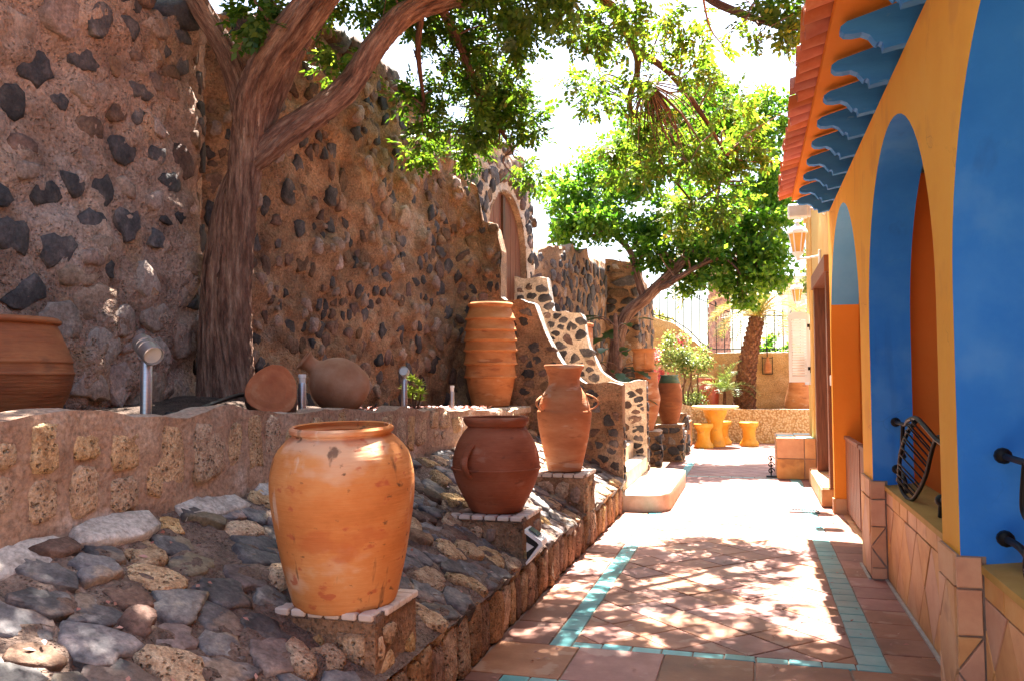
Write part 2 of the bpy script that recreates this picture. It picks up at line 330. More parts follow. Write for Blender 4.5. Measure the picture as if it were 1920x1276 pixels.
M['solar'] = mat('solar_cell', [(0, (.02, .022, .03)), (1, (.035, .038, .05))], 30, .18, 0, spec=.6)
def bark(name, stops, **k): return mat_attr(mat(name, stops, 18, .95, 1.0, 30, .05, stretch=(1, 1, .24), bstretch=(1, 1, .17), **k), 'bark')
M['bark'] = bark('furrowed_brown_bark', [(0, (.05, .022, .014)), (.35, (.145, .067, .043)), (.7, (.265, .145, .094)), (1, (.40, .26, .185))])
M['bark_red'] = bark('reddish_bark', [(0, (.10, .045, .03)), (.5, (.21, .095, .06)), (1, (.34, .19, .13))])
M['twig'] = mat('brown_twig', [(0, (.09, .045, .03)), (1, (.24, .13, .09))], 14, .9, .6, 40, .01)
M['palm_bark'] = mat('palm_trunk', [(0, (.07, .025, .015)), (.5, (.17, .065, .035)), (1, (.30, .15, .08))], 9, .95, .8, 25, .02, rv=.3)
M['palm_pink'] = mat('pinkish_palm_trunk', [(0, (.26, .14, .12)), (.5, (.40, .24, .20)), (1, (.52, .36, .30))], 9, .95, .8, 25, .02)
M['log_face'] = mat('sawn_log_face', [(0, (.30, .075, .03)), (.5, (.45, .14, .055)), (1, (.60, .30, .15))], 5, .8, .4, 40, .006)
M['leaf'] = leafmat('pepper_tree_leaf', [(0, (.03, .075, .012)), (.45, (.065, .135, .018)), (.8, (.11, .18, .026)), (1, (.19, .24, .04))], .6, (1.4, 1.35, .55))
M['leaf_sunlit'] = leafmat('sunlit_pepper_leaf', [(0, (.045, .105, .012)), (.45, (.085, .165, .02)), (.85, (.14, .21, .03)), (1, (.25, .19, .045))], .58, (1.4, 1.3, .55))  # paler copy of the pepper leaf, sunshine put into its colour
M['leaf_far'] = leafmat('glossy_tree_leaf', [(0, (.03, .11, .012)), (.5, (.09, .20, .022)), (1, (.19, .30, .045))], .68, (1.35, 1.36, .55))
M['leaf_dark'] = leafmat('dark_leaf', [(0, (.012, .04, .012)), (1, (.03, .085, .022))], .25)
M['leaf_lime'] = leafmat('lime_leaf', [(0, (.10, .16, .035)), (.5, (.20, .26, .06)), (1, (.38, .40, .16))], .4, (1.1, 1.1, .8))
M['leaf_palm'] = leafmat('palm_leaf', [(0, (.09, .14, .03)), (.5, (.20, .20, .05)), (1, (.38, .28, .09))], .4)
M['flower'] = leafmat('pink_bract', [(0, (.62, .08, .12)), (1, (.75, .22, .20))], .4, (1, 1, 1))
M['chips'] = leafmat('red_bark_chips', [(0, (.18, .05, .035)), (.6, (.36, .13, .10)), (1, (.5, .27, .22))], .0, (1, 1, 1))
M['yellow'] = mat('yellow_ceramic', [(0, (.52, .235, .02)), (.6, (.62, .30, .03)), (1, (.68, .40, .09))], 4, .55, .3, 30, .006, spots=[((.36, .19, .05), 7, .6, .6), ((.72, .60, .42), 9, .66, .6)])
M['tan_render'] = mat('tan_rough_render', [(0, (.36, .20, .075)), (.5, (.50, .30, .125)), (1, (.60, .40, .20))], 3, .95, .8, 45, .015, spots=[((.28, .15, .06), 1.6, .62, .5)])
M['cream_render'] = mat('cream_render', [(0, (.62, .52, .40)), (1, (.74, .65, .53))], 2, .9, .2)
M['plaster_white'] = mat('white_lime_plaster', [(0, (.26, .215, .18)), (.5, (.46, .40, .35)), (1, (.62, .57, .52))], 6, .95, .8, 30, .015)
M['plaster_rough'] = mat('rough_stony_coping', [(0, (.10, .085, .075)), (.45, (.26, .21, .175)), (.7, (.40, .34, .29)), (1, (.52, .46, .41))], 13, .95, 1.0, 36, .02)
M['step_plaster'] = mat('pale_step_plaster', [(0, (.50, .38, .26)), (.6, (.62, .50, .38)), (1, (.70, .60, .50))], 8, .8, .4, 60, .004)
M['red_glaze'] = mat('red_glazed_planter', [(0, (.38, .05, .025)), (1, (.48, .085, .045))], 4, .35, .08, spec=.5)
M['pebble_band'] = None
def pebbles():
    m = mat('pebble_dash', [(0, (.46, .27, .12)), (1, (.62, .42, .22))], 10, .8, .0)
    nt = m.node_tree; N = nt.nodes; L = nt.links; tc = N.new('ShaderNodeTexCoord'); vo = N.new('ShaderNodeTexVoronoi'); vo.inputs['Scale'].default_value = 22
    L.new(tc.outputs['Object'], vo.inputs['Vector']); r = ramp(nt, [(0, (.66, .50, .33)), (.4, (.60, .42, .25)), (.62, (.44, .26, .12)), (1, (.36, .2, .09))])
    L.new(vo.outputs['Distance'], r.inputs['Fac']); L.new(r.outputs[0], N['Principled BSDF'].inputs['Base Color'])
    bp = N.new('ShaderNodeBump'); bp.invert = True; bp.inputs['Distance'].default_value = .02; L.new(vo.outputs['Distance'], bp.inputs['Height']); L.new(bp.outputs[0], N['Principled BSDF'].inputs['Normal'])
    return m
M['pebble_band'] = pebbles()

# ------------------------------------------------------------------ mapped sheets, stones, tiles
def field(s, q, z, fine=True):
    q = np.asarray(q, float); z = np.asarray(z, float); p = np.stack([q, z, 0 * q + s.seed], -1)
    d = s.amp * fbm(p * np.array((s.freq, s.freq, 1)), 3, s.seed)
    if fine and s.fine: d = d + s.fine * fbm(p * np.array((14, 14, 1)), 3, s.seed + 40)
    for (c, e, r, h) in s.bumps:
        k = ((q - c) ** 2 + ((z - e)) ** 2) / (r * r); m = k < 1
        if np.any(m): d = d + np.where(m, h * (1 - np.minimum(k, 1)) ** 1.3, 0)
    return d
class Sheet:
    """a wall along a polyline; front faces the polyline's right hand"""
    def __init__(s, pts, base=lambda q: 0.0):
        s.p = np.array(pts, float); d = np.diff(s.p, axis=0); s.l = np.concatenate([[0], np.cumsum(np.hypot(d[:, 0], d[:, 1]))]); s.S = s.l[-1]
        n = np.stack([d[:, 1], -d[:, 0]], 1); n /= np.linalg.norm(n, axis=1)[:, None]
        vnm = np.vstack([n[:1], (n[1:] + n[:-1]) / 2, n[-1:]]); s.n = vnm / np.linalg.norm(vnm, axis=1)[:, None]
    amp, freq, seed, fine, bumps = 0.0, 1.0, 0, 0.0, ()
    def D(s, q, z):
        return field(s, q, z)
    def P(s, q, z, d):
        q = np.asarray(q, float); z = np.asarray(z, float); d = np.asarray(d, float)
        x = np.interp(q, s.l, s.p[:, 0]); y = np.interp(q, s.l, s.p[:, 1]); nx = np.interp(q, s.l, s.n[:, 0]); ny = np.interp(q, s.l, s.n[:, 1])
        q, z, d = np.broadcast_arrays(q, z, d)
        return np.stack([x + nx * d, y + ny * d, z + 0 * x], -1)
class Plane3:
    amp, freq, seed, fine, bumps = 0.0, 1.0, 0, 0.0, ()
    def __init__(s, o, a, b): s.o = np.array(o, float); s.a = np.array(a, float); s.b = np.array(b, float); s.nn = np.cross(s.a, s.b); s.nn /= np.linalg.norm(s.nn)
    def P(s, q, z, d):
        q, z, d = [np.asarray(k, float)[..., None] for k in (q, z, d)]
        return s.o + q * s.a + z * s.b + d * s.nn
def wall_mesh(name, S, top, bot, thick, step, amp, freq, m, parent, hole=None, kind=None, seed=3, crest=0.05, cap_mat=None, sink=0.0):
    ns = max(2, int(S.S / step) + 1); q = np.linspace(0, S.S, ns)
    T = np.array([top(x) for x in q]); Bt = np.array([bot(x) for x in q])
    T = T + crest * fbm(np.stack([q * 3, 0 * q, 0 * q + seed], 1), 3, seed)
    nz = max(2, int((T - Bt).max() / step) + 1); w = np.linspace(0, 1, nz)
    Q = np.repeat(q[:, None], nz, 1); Z = Bt[:, None] + (T - Bt)[:, None] * w[None]
    S.amp, S.freq, S.seed = amp, freq, seed
    if not S.fine: S.fine = .022
    D = field(S, Q, Z) - sink + (.002 if S.bumps else 0)
    V = [S.P(Q, Z, D).reshape(-1, 3)]; f = []; mi = []
    for i in range(ns - 1):
        for j in range(nz - 1):
            if hole is not None and hole((q[i] + q[i + 1]) / 2, (Z[i, j] + Z[i, j + 1]) / 2): continue
            f.append([i * nz + j, (i + 1) * nz + j, (i + 1) * nz + j + 1, i * nz + j + 1]); mi.append(0)
    n0 = ns * nz; nt_ = max(3, int(thick / step) + 1); tt = np.linspace(0, -thick, nt_)
    Qt = np.repeat(q[:, None], nt_, 1); Tt = np.repeat(T[:, None], nt_, 1)
    Dt = tt[None] + 0 * Qt; Dt[:, 0] = D[:, -1]
    zz = Tt + amp * 0.8 * fbm(np.stack([Qt * freq * 1.5, Dt * freq * 1.5, 0 * Qt + 9], -1), 3, seed + 5); zz[:, 0] = T
    V.append(S.P(Qt, zz, Dt).reshape(-1, 3))
    for i in range(ns - 1):
        for j in range(nt_ - 1):
            f.append([n0 + i * nt_ + j, n0 + (i + 1) * nt_ + j, n0 + (i + 1) * nt_ + j + 1, n0 + i * nt_ + j + 1]); mi.append(1 if cap_mat else 0)
    n1 = n0 + ns * nt_
    Vb = np.stack([S.P(q, Bt, -thick), S.P(q, zz[:, -1], -thick)], 1).reshape(-1, 3); V.append(Vb)
    for i in range(ns - 1):
        if hole is None or not hole((q[i] + q[i + 1]) / 2, Bt[i] + 1.0): f.append([n1 + i * 2 + 1, n1 + i * 2 + 3, n1 + i * 2 + 2, n1 + i * 2]); mi.append(0)
    # ends
    n2 = n1 + ns * 2
    for e, i in ((0, 0), (1, ns - 1)):
        c = [i * nz + j for j in range(nz)] + [n0 + i * nt_ + j for j in range(1, nt_)] + [n1 + i * 2]
        f.append(c[::-1] if e == 0 else c); mi.append(0)
    V = np.concatenate(V)
    return mesh(name, V, f, [m, cap_mat or m], parent, smooth=True, mi=mi, kind=kind, autosmooth=70)
def clip_half(poly, n, c):
    o = []; k = len(poly)
    for i in range(k):
        a, b = poly[i], poly[(i + 1) % k]; da = a[0] * n[0] + a[1] * n[1] - c; db = b[0] * n[0] + b[1] * n[1] - c
        if da <= 0: o.append(a)
        if (da < 0 < db) or (db < 0 < da):
            t = da / (da - db); o.append((a[0] + (b[0] - a[0]) * t, a[1] + (b[1] - a[1]) * t))
    return o
def clip_rect(poly, x0, x1, y0, y1):
    for n, c in (((1, 0), x1), ((-1, 0), -x0), ((0, 1), y1), ((0, -1), -y0)):
        poly = clip_half(poly, n, c)
        if len(poly) < 3: return []
    return poly
def area_c(p):
    p = np.asarray(p); x, y = p[:, 0], p[:, 1]; x2, y2 = np.roll(x, -1), np.roll(y, -1); cr = x * y2 - x2 * y; A = cr.sum() / 2
    if abs(A) < 1e-9: return 0, p.mean(0)
    return A, np.array([((x + x2) * cr).sum() / (6 * A), ((y + y2) * cr).sum() / (6 * A)])
def voronoi(seeds, box, it=2, asp=1.0):
    s = np.array(seeds, float); x0, x1, y0, y1 = box; s[:, 1] *= asp; y0, y1 = y0 * asp, y1 * asp
    for k in range(it + 1):
        cells = []
        for i in range(len(s)):
            d = ((s - s[i]) ** 2).sum(1); order = np.argsort(d)[1:22]
            p = [(x0, y0), (x1, y0), (x1, y1), (x0, y1)]
            for j in order:
                n = s[j] - s[i]; m = (s[j] + s[i]) / 2; p = clip_half(p, n, n @ m)
                if len(p) < 3: break
            cells.append(p)
        if k < it:
            for i, p in enumerate(cells):
                if len(p) > 2: s[i] = s[i] * .35 + area_c(p)[1] * .65
    return [[(a, b / asp) for a, b in p] for p in cells]
def blob_stone(name, S, poly, shrink, h, m, parent, n=10, rough=0.12, deep=0.03, flat=0.75, rings=2, sd=0, slab=0.0, d0=0.0):
    """a rounded, uneven stone filling a (convex) cell of a mapped sheet"""
    if len(poly) < 3: return None
    A, c = area_c(poly)
    if A < 0: poly = poly[::-1]
    p = np.asarray(poly) - c; a = (np.arange(n) + 0.0) / n * 2 * math.pi + rnd.uniform(0, 1)
    dirs = np.stack([np.cos(a), np.sin(a)], 1); r = np.full(n, 1e9)
    e = np.roll(p, -1, 0) - p; nn = np.stack([e[:, 1], -e[:, 0]], 1); ln = np.linalg.norm(nn, axis=1); nn = nn[ln > 1e-6] / ln[ln > 1e-6][:, None]
    cc = (nn * p[ln > 1e-6]).sum(1)
    for q in range(len(nn)):
        dd = dirs @ nn[q]; ok = dd > 1e-4; r[ok] = np.minimum(r[ok], cc[q] / dd[ok])
    rm = math.sqrt(abs(A) / math.pi); r = np.minimum(r, rm * 1.9); r = 0.86 * r + 0.14 * (np.roll(r, 1) + np.roll(r, -1)) / 2
    r = r * shrink * (1 + rough * np.array([rnd.uniform(-1, 1) for _ in range(n)]))
    tilt = (rnd.uniform(-.25, .25) * h / rm, rnd.uniform(-.25, .25) * h / rm)
    prof = [(1.0, -deep), (0.99, h * 0.5), (0.90, h * 0.88), (flat * .75, h * 1.0)] if rings == 2 else [(1.0, -deep), (1.0, h * .45), (0.965, h * 0.78), (0.87, h * 0.96), (0.5, h * 1.02)]
    V = []
    for k, (fr, hh) in enumerate(prof):
        j = rough * 0.35 * np.array([rnd.uniform(-1, 1) for _ in range(n)]) if k else 0
        x = c[0] + dirs[:, 0] * r * fr * (1 + j); z = c[1] + dirs[:, 1] * r * fr * (1 + j)
        hv = hh + d0 + (0 if k == 0 else 1) * ((x - c[0]) * tilt[0] + (z - c[1]) * tilt[1] + h * .13 * np.array([rnd.uniform(-1, 1) for _ in range(n)]))
        V.append(S.P(x, z, hv))
    V.append(S.P(np.array([c[0]]), np.array([c[1]]), np.array([d0 + h * rnd.uniform(.95, 1.12)]))); V = np.concatenate(V); f = []
    m_ = len(prof)
    for k in range(m_ - 1):
        for i in range(n):
            i2 = (i + 1) % n; f.append([k * n + i, k * n + i2, (k + 1) * n + i2, (k + 1) * n + i])
    for i in range(n): f.append([(m_ - 1) * n + i, (m_ - 1) * n + (i + 1) % n, m_ * n])
    org = S.P(np.array([c[0]]), np.array([c[1]]), np.array([0.0]))[0]
    if parent is None: return V, f
    return mesh(name, V, f, m, parent, smooth=True, org=org)
def plan(S, box, n, pick, it=2, asp=1.0, keep=None):
    """choose the stones of a wall; each raises the mortar round it a little"""
    x0, x1, y0, y1 = box; seeds = np.stack([rng.uniform(x0, x1, n), rng.uniform(y0, y1, n)], 1)
    cells = [c for c in voronoi(seeds, box, it, asp) if len(c) > 2]
    cells = [c for c in cells if keep is None or keep(*area_c(c)[1])]
    cells.sort(key=lambda c: -abs(area_c(c)[0])); out = []; bumps = []
    for c in cells:
        A, cc = area_c(c); m, sh, h, ro = pick(cc[0], cc[1])
        if m is None:
            if rnd.random() < .6: bumps.append((cc[0], cc[1], 1.1 * math.sqrt(abs(A) / math.pi), rnd.uniform(.0, .035)))
            continue
        out.append((c, m, sh, h, ro)); big = m.name.startswith(('mortar_coated', 'pale_stone'))
        bumps.append((cc[0], cc[1], (1.5 if big else 1.15) * math.sqrt(abs(A) / math.pi), h * (1.15 if big else .3)))
    S.bumps = list(S.bumps) + bumps
    return out
def lay(S, cells, parent, limit=290, npts=11, name='stone'):
    extra = {}
    for i, (c, m, sh, h, ro) in enumerate(cells):
        cc = area_c(c)[1]; big = m.name.startswith(('mortar_coated', 'pale_stone')); d0 = float(field(S, cc[0], cc[1], False)) - (.72 if big else .5) * h; rg = 3 if i < 110 else 2
        if i < limit: blob_stone(name, S, c, sh, h, m, parent, npts + (3 if i < 60 else 0), ro, d0=d0, rings=rg, deep=.06)
        else: extra.setdefault(m.name, (m, B()))[1].add(*blob_stone(name, S, c, sh, h, m, None, 8, ro, d0=d0, deep=.06))
    if extra:
        b = B(); ms = []; mi = []
        for m, q in extra.values(): b.add(np.concatenate(q.v), q.f); mi += [len(ms)] * len(q.f); ms.append(m)
        b.done('small_stones', ms, parent, smooth=True, mi=mi, kind='stuff')
def masonry(S, box, n, pick, parent, it=2, asp=1.0, keep=None, limit=290):
    lay(S, plan(S, box, n, pick, it, asp, keep), parent, limit)
def tile(name, S, poly, h, inset, m, parent, d0=0.0, wob=0.0, org=None, jit=0.0):
    p = np.asarray(poly, float); A, c = area_c(p)
    if A < 0: p = p[::-1]
    n = len(p)
    if jit: p = p + np.array([[rnd.uniform(-jit, jit), rnd.uniform(-jit, jit)] for _ in range(n)])
    e = p - c; ln = np.linalg.norm(e, axis=1)[:, None]; pin = c + e * np.maximum(0.2, 1 - inset / np.maximum(ln, 1e-6) * 1.3)
    t = np.array([rnd.uniform(-wob, wob) for _ in range(3)])
    hv = d0 + h + t[0] + (e[:, 0] * t[1] + e[:, 1] * t[2]) * 3
    V = np.concatenate([S.P(p[:, 0], p[:, 1], np.full(n, d0)), S.P(p[:, 0], p[:, 1], hv - inset * .6), S.P(pin[:, 0], pin[:, 1], hv)])
    f = [[i, (i + 1) % n, n + (i + 1) % n, n + i] for i in range(n)] + [[n + i, n + (i + 1) % n, 2 * n + (i + 1) % n, 2 * n + i] for i in range(n)] + [[2 * n + i for i in range(n)]]
    if parent is None: return V, f
    return mesh(name, V, f, m, parent)
def rect(x0, x1, y0, y1): return [(x0, y0), (x1, y0), (x1, y1), (x0, y1)]
def shrink_poly(p, g):
    A, c = area_c(p); p = np.asarray(p)
    if A < 0: p = p[::-1]
    q = [tuple(k) for k in p]
    for i in range(len(p)):
        a, b = p[i], p[(i + 1) % len(p)]; e = b - a; l = np.hypot(*e)
        if l < 1e-5: continue
        n = np.array([e[1], -e[0]]) / l; q = clip_half(q, n, n @ a - g)
        if len(q) < 3: return []
    out = []
    for k in q:
        if not out or np.hypot(k[0] - out[-1][0], k[1] - out[-1][1]) > .004: out.append(k)
    if len(out) > 2 and np.hypot(out[0][0] - out[-1][0], out[0][1] - out[-1][1]) < .004: out.pop()
    return out if len(out) > 2 else []
def diamonds(x0, x1, y0, y1, side, off=(0, 0), g=.004, sx=1.0, sy=1.0):
    """tiles laid diagonally, cut at a rectangle"""
    hx, hy = side * math.sqrt(.5) * sx, side * math.sqrt(.5) * sy; out = []
    i0 = int((x0 - off[0]) / hx) - 2; i1 = int((x1 - off[0]) / hx) + 2; j0 = int((y0 - off[1]) / hy) - 2; j1 = int((y1 - off[1]) / hy) + 2
    for i in range(i0, i1 + 1):
        for j in range(j0, j1 + 1):
            if (i + j) % 2: continue
            cx, cy = off[0] + i * hx, off[1] + j * hy
            p = clip_rect([(cx - hx, cy), (cx, cy - hy), (cx + hx, cy), (cx, cy + hy)], x0, x1, y0, y1)
            if len(p) > 2 and abs(area_c(p)[0]) > 4e-4:
                p = shrink_poly(p, g)
                if p and abs(area_c(p)[0]) > 3e-4: out.append(p)
    return out

# ================================================================== GROUND
mesh('ground', [(-200, -60, -.12), (200, -60, -.12), (200, 400, -.12), (-200, 400, -.12)], [[0, 1, 2, 3]], M['earth'], kind='structure')
path = mesh('path', [(-1.44, -1, .0), (1.2, -1, .0), (1.2, 20.1, .0), (-1.44, 20.1, .0), (-1.44, -1, -.1), (1.2, -1, -.1), (1.2, 20.1, -.1), (-1.44, 20.1, -.1)],
            [[0, 1, 2, 3], [0, 4, 5, 1], [1, 5, 6, 2], [2, 6, 7, 3], [3, 7, 4, 0]], M['grout'], kind='structure', org=(0, 9, 0))
FL = Plane3((0, 0, 0), (1, 0, 0), (0, 1, 0))
stuff_t, stuff_q = B(), B(); n_t = [0]
def floor(p, turq=False):
    cy = area_c(p)[1][1]; m = M['turq'] if turq else M['floor_tile']
    if cy < 11.2 or (turq and cy < 14): tile('border_tile' if turq else 'floor_tile', FL, p, .010, .004, m, path, -.002, .0022, jit=.0028); n_t[0] += 1
    else: (stuff_q if turq else stuff_t).add(*tile('', FL, p, .010, .004, m, None, -.002, .0012))
XL0, XL1, XR0, XR1 = -1.13, -1.0, .5, .65
def row_x(x0, x1, y0, y1, w, turq=False, g=.004):
    k = max(1, round((x1 - x0) / w)); s = (x1 - x0) / k
    for i in range(k): floor(rect(x0 + i * s + g, x0 + (i + 1) * s - g, y0 + g, y1 - g), turq)
def row_y(x0, x1, y0, y1, w, turq=False, g=.004):
    k = max(1, round((y1 - y0) / w)); s = (y1 - y0) / k
    for i in range(k): floor(rect(x0 + g, x1 - g, y0 + i * s + g, y0 + (i + 1) * s - g), turq)
# near end: blue row, large square tiles, then the bordered panels
row_x(-1.24, .9, 4.03, 4.16, .145, True); row_x(-1.42, -1.24, 4.03, 4.16, .18); row_x(-1.42, .92, 3.55, 4.03, .43); row_x(-1.42, .92, 3.07, 3.55, .43)
row_x(-1.42, .92, 4.16, 4.68, .43); row_x(-1.42, .92, 2.3, 3.07, .6)
row_x(-1.0, XR1, 4.68, 4.77, .165, True); row_y(XL0, XL1, 4.68, 13.2, .30, True); row_y(XR0, XR1, 4.77, 13.2, .165, True)
row_y(-1.42, XL0, 4.68, 13.2, .42); row_y(XR1, .92, 4.68, 13.2, .30); row_x(-1.0, XR0, 13.1, 13.2, .165, True)
for p in diamonds(-1.0, XR0, 4.77, 13.1, .285, (-.25, 4.77)): floor(p)
row_y(XL0, XL1, 13.2, 20.0, .3, True); row_y(XR0, XR1, 13.2, 20.0, .165, True); row_y(-1.42, XL0, 13.2, 20.0, .42); row_y(XR1, .92, 13.2, 20.0, .3)
for p in diamonds(-1.0, XR0, 13.2, 20.0, .285, (-.25, 13.2)): floor(p)
stuff_t.done('floor_tiles_far', M['floor_tile'], path, kind='stuff'); stuff_q.done('border_tiles_far', M['turq'], path, kind='stuff')
# drain grate in the floor
g = thing('floor_grate', (.52, 9.95, .01), 'small dark metal drain grate set into the sunlit terracotta floor', 'grate')
b = B().box((.36, 9.86, .008), (.68, 9.88, .02)).box((.36, 10.06, .008), (.68, 10.08, .02)).box((.36, 9.88, .008), (.38, 10.06, .02)).box((.66, 9.88, .008), (.68, 10.06, .02))
b.done('frame', M['iron_grey'], g)
for i in range(9): B().box((.385 + i * .031, 9.88, .009), (.405 + i * .031, 10.06, .016)).done('bar', M['iron_grey'], g)

# ================================================================== STONE BANK, KERB, PEDESTALS
KX = -1.42; KZ = .30; SL = .5; PX = -2.55
bank_len = (KX - PX); SN = math.hypot(1, SL)
BK = Plane3((KX, 0, KZ), (0, 1, 0), (-1 / SN, 0, SL / SN))     # q = Y, z = distance up the bank
BK.nn = np.array([SL / SN, 0, 1 / SN])
V_END = bank_len * SN
PED = [(-1.905, -1.455, 3.11, 3.53, .57, 'under the large weathered urn'), (-1.985, -1.455, 5.34, 5.81, .60, 'under the round red pot'), (-2.0, -1.43, 7.30, 7.80, .66, 'under the tall necked amphora')]
q = np.linspace(-.6, 9.7, 345); v = np.linspace(0, V_END + .05, 44); Q, Vv = np.meshgrid(q, v, indexing='ij')
def in_ped(y, vv):
    x = KX - vv / SN
    return any(y0 - .06 < y < y1 + .06 and x0 - .05 < x for x0, x1, y0, y1, zt, _ in PED)
def pick_bank(y, vv):
    t = rnd.random()
    if t < .48: return M['cobble'], rnd.uniform(.84, 1.08), rnd.uniform(.020, .038), .22
    if t < .60: return M['slab'], rnd.uniform(.84, 1.08), rnd.uniform(.020, .036), .22
    if t < .84: return M['tuff'], rnd.uniform(.82, 1.02), rnd.uniform(.026, .04), .18
    if t < .93: return M['brown_stone'], rnd.uniform(.7, .88), rnd.uniform(.025, .05), .12
    return None, 0, 0, 0
# larger stones near the viewer, smaller ones further along
def bank_seeds():
    s = []; tries = 0
    while len(s) < 330 and tries < 30000:
        tries += 1; y = 1.0 + 8.6 * rnd.random(); vv = rnd.uniform(.02, V_END); rr = rnd.choice((.11, .14, .17, .20)) + .04 * fbm(np.array([y, vv, .5]), 2, 8)
        if all(((y - a) * .85) ** 2 + (vv - c) ** 2 > (rr * .85) ** 2 for a, c in s): s.append((y, vv))
    return s
cells = voronoi(bank_seeds(), (.9, 9.66, 0.0, V_END), 1, 1.0)
picked = []
for c in cells:
    if len(c) < 3: continue
    A, cc = area_c(c)
    if in_ped(*cc): continue
    m, sh, h, ro = pick_bank(*cc)
    if m is None: continue
    picked.append((c, m, sh, h, ro))
BK.amp, BK.freq, BK.seed, BK.fine = .03, 3.0, 21, .03
BK.bumps = [(*area_c(c)[1], 1.2 * math.sqrt(abs(area_c(c)[0]) / math.pi), h * .75) for c, m, sh, h, ro in picked]
D = field(BK, Q, Vv) + .011
pts = BK.P(Q, Vv, D).reshape(-1, 3); nv = len(v)
f = [[i * nv + j, (i + 1) * nv + j, (i + 1) * nv + j + 1, i * nv + j + 1] for i in range(len(q) - 1) for j in range(nv - 1)]
f = [k[::-1] for k in f]
bank = mesh('embankment', pts, f, M['mortar_dark'], kind='structure', smooth=True, org=(-2, 4.5, .5))
for c, m, sh, h, ro in picked:
    cc = area_c(c)[1]; blob_stone('stone', BK, c, sh, h, m, bank, 14, ro, rings=3, deep=.06, d0=float(field(BK, cc[0], cc[1], False)) - .45 * h)
# pale lime smears where the planter meets the bank: real daubs of mortar
for y0 in (2.45, 2.9, 3.55, 4.15):
    c = [(y0 + .32 * math.cos(a) * rnd.uniform(.8, 1.1), V_END - .02 + .10 * math.sin(a) * rnd.uniform(.8, 1.1)) for a in np.linspace(0, 6.0, 10)]
    blob_stone('mortar_daub', BK, c, 1.0, .050, M['plaster_white'], bank, 14, .12, rings=3, d0=float(field(BK, y0, V_END - .02)) - .004)

kerb = thing('kerb_wall', (KX, 4.6, 0), 'low brown kerb of upright porous tuff blocks along the foot of the cobbled bank', 'kerb')
B().box((-1.60, -.6, -.05), (KX - .03, 9.64, KZ - .03)).done('mortar_bed', M['mortar_dark'], kerb)
KS = Sheet([(KX - .035, -.6), (KX - .035, 9.64)])
y = -.55
while y < 9.6:
    w = rnd.uniform(.11, .22)
    if y + w > 9.64: break
    zt = KZ + rnd.uniform(-.035, .035) - max(0, (y - 6)) * .012
    bl = [(y + .008 + .6 - 0, 0.0), (y + w - .008 + .6, 0.0), (y + w - .012 + .6, zt), (y + .012 + .6, zt + rnd.uniform(-.02, .02))]
    V, F_ = [], []
    p = shrink_poly(bl, .004); n = len(p)
    o = blob_stone('block', KS, p, 1.02, rnd.uniform(.028, .05), M['tuff_dark'] if rnd.random() < .7 else M['tuff'], kerb, 16, .04, deep=.10, rings=3)
    y += w

def pedestal(x0, x1, y0, y1, zt, where, k):
    t = thing('pedestal', ((x0 + x1) / 2, (y0 + y1) / 2, 0), 'stone pedestal edged with white tiles ' + where, 'pedestal', 'pedestals set into the cobbled bank')
    S = Sheet([(x0, y0), (x1, y0), (x1, y1), (x0, y1), (x0, y0 + .001)])
    S.n[0] = (0, -1); S.n[1] = (.7, -.7); S.n[2] = (.7, .7)
    b = B(); a = [(x0, y0), (x1, y0), (x1, y1), (x0, y1)]
    n = 13; m_ = 9; ring = []
    for e in range(4):
        p, q_ = np.array(a[e]), np.array(a[(e + 1) % 4])
        for i in range(n): ring.append(p + (q_ - p) * i / n)
    ring = np.array(ring); nr = len(ring); VV = []
    cx = np.array([(x0 + x1) / 2, (y0 + y1) / 2])
    for j in range(m_ + 1):
        z = (zt - .035) * j / m_; d = ring - cx; w = 1 + .035 * fbm(np.column_stack([ring * 6, np.full(nr, z * 6)]), 3, 30 + k)
        VV.append(np.column_stack([cx + d * w[:, None], np.full(nr, z)]))
    ff = [[j * nr + i, j * nr + (i + 1) % nr, (j + 1) * nr + (i + 1) % nr, (j + 1) * nr + i] for j in range(m_) for i in range(nr)] + [[m_ * nr + i for i in range(nr)]]
    mesh('core', np.concatenate(VV), ff, M['mortar_tan'], t, smooth=True, autosmooth=50)
    for (P0, P1, ax) in (((x0, y0), (x1, y0), 0), ((x1, y0), (x1, y1), 1)):
        SS = Sheet([P0, P1]); seeds = np.stack([rng.uniform(0, SS.S, 13), rng.uniform(.0, zt - .05, 13)], 1)
        for c in voronoi(seeds, (0.02, SS.S - .02, .02, zt - .06), 2):
            if len(c) < 3 or rnd.random() < .25: continue
            blob_stone('stone', SS, c, rnd.uniform(.62, .84), rnd.uniform(.010, .020), M['tuff'] if rnd.random() < .7 else M['coated'], t, 11, .14, deep=.02)
    # white tile edging: bevelled blocks along the front and right edges
    B().box((x0, y0, zt - .04), (x1, y1, zt - .012)).done('top_slab', M['mortar_dark'], t)
    nw = 6; w = (x1 - x0 - .0) / nw
    for i in range(nw): B().box((x0 + i * w + .006, y0 - .015, zt - .03), (x0 + (i + 1) * w - .006, y0 + .075, zt), bev=.006).done('edge_tile', M['white_tile'], t)
    w = (y1 - y0 - .085) / 5
    for i in range(5): B().box((x1 - .075, y0 + .085 + i * w + .005, zt - .03), (x1 + .015, y0 + .085 + (i + 1) * w - .005, zt), bev=.006).done('edge_tile', M['white_tile'], t)
    B().box((x0 + .02, y0 + .08, zt - .012), (x1 - .08, y1 - .01, zt - .004)).done('bed', M['mortar_brown'], t)
for k, p in enumerate(PED): pedestal(*p, k)

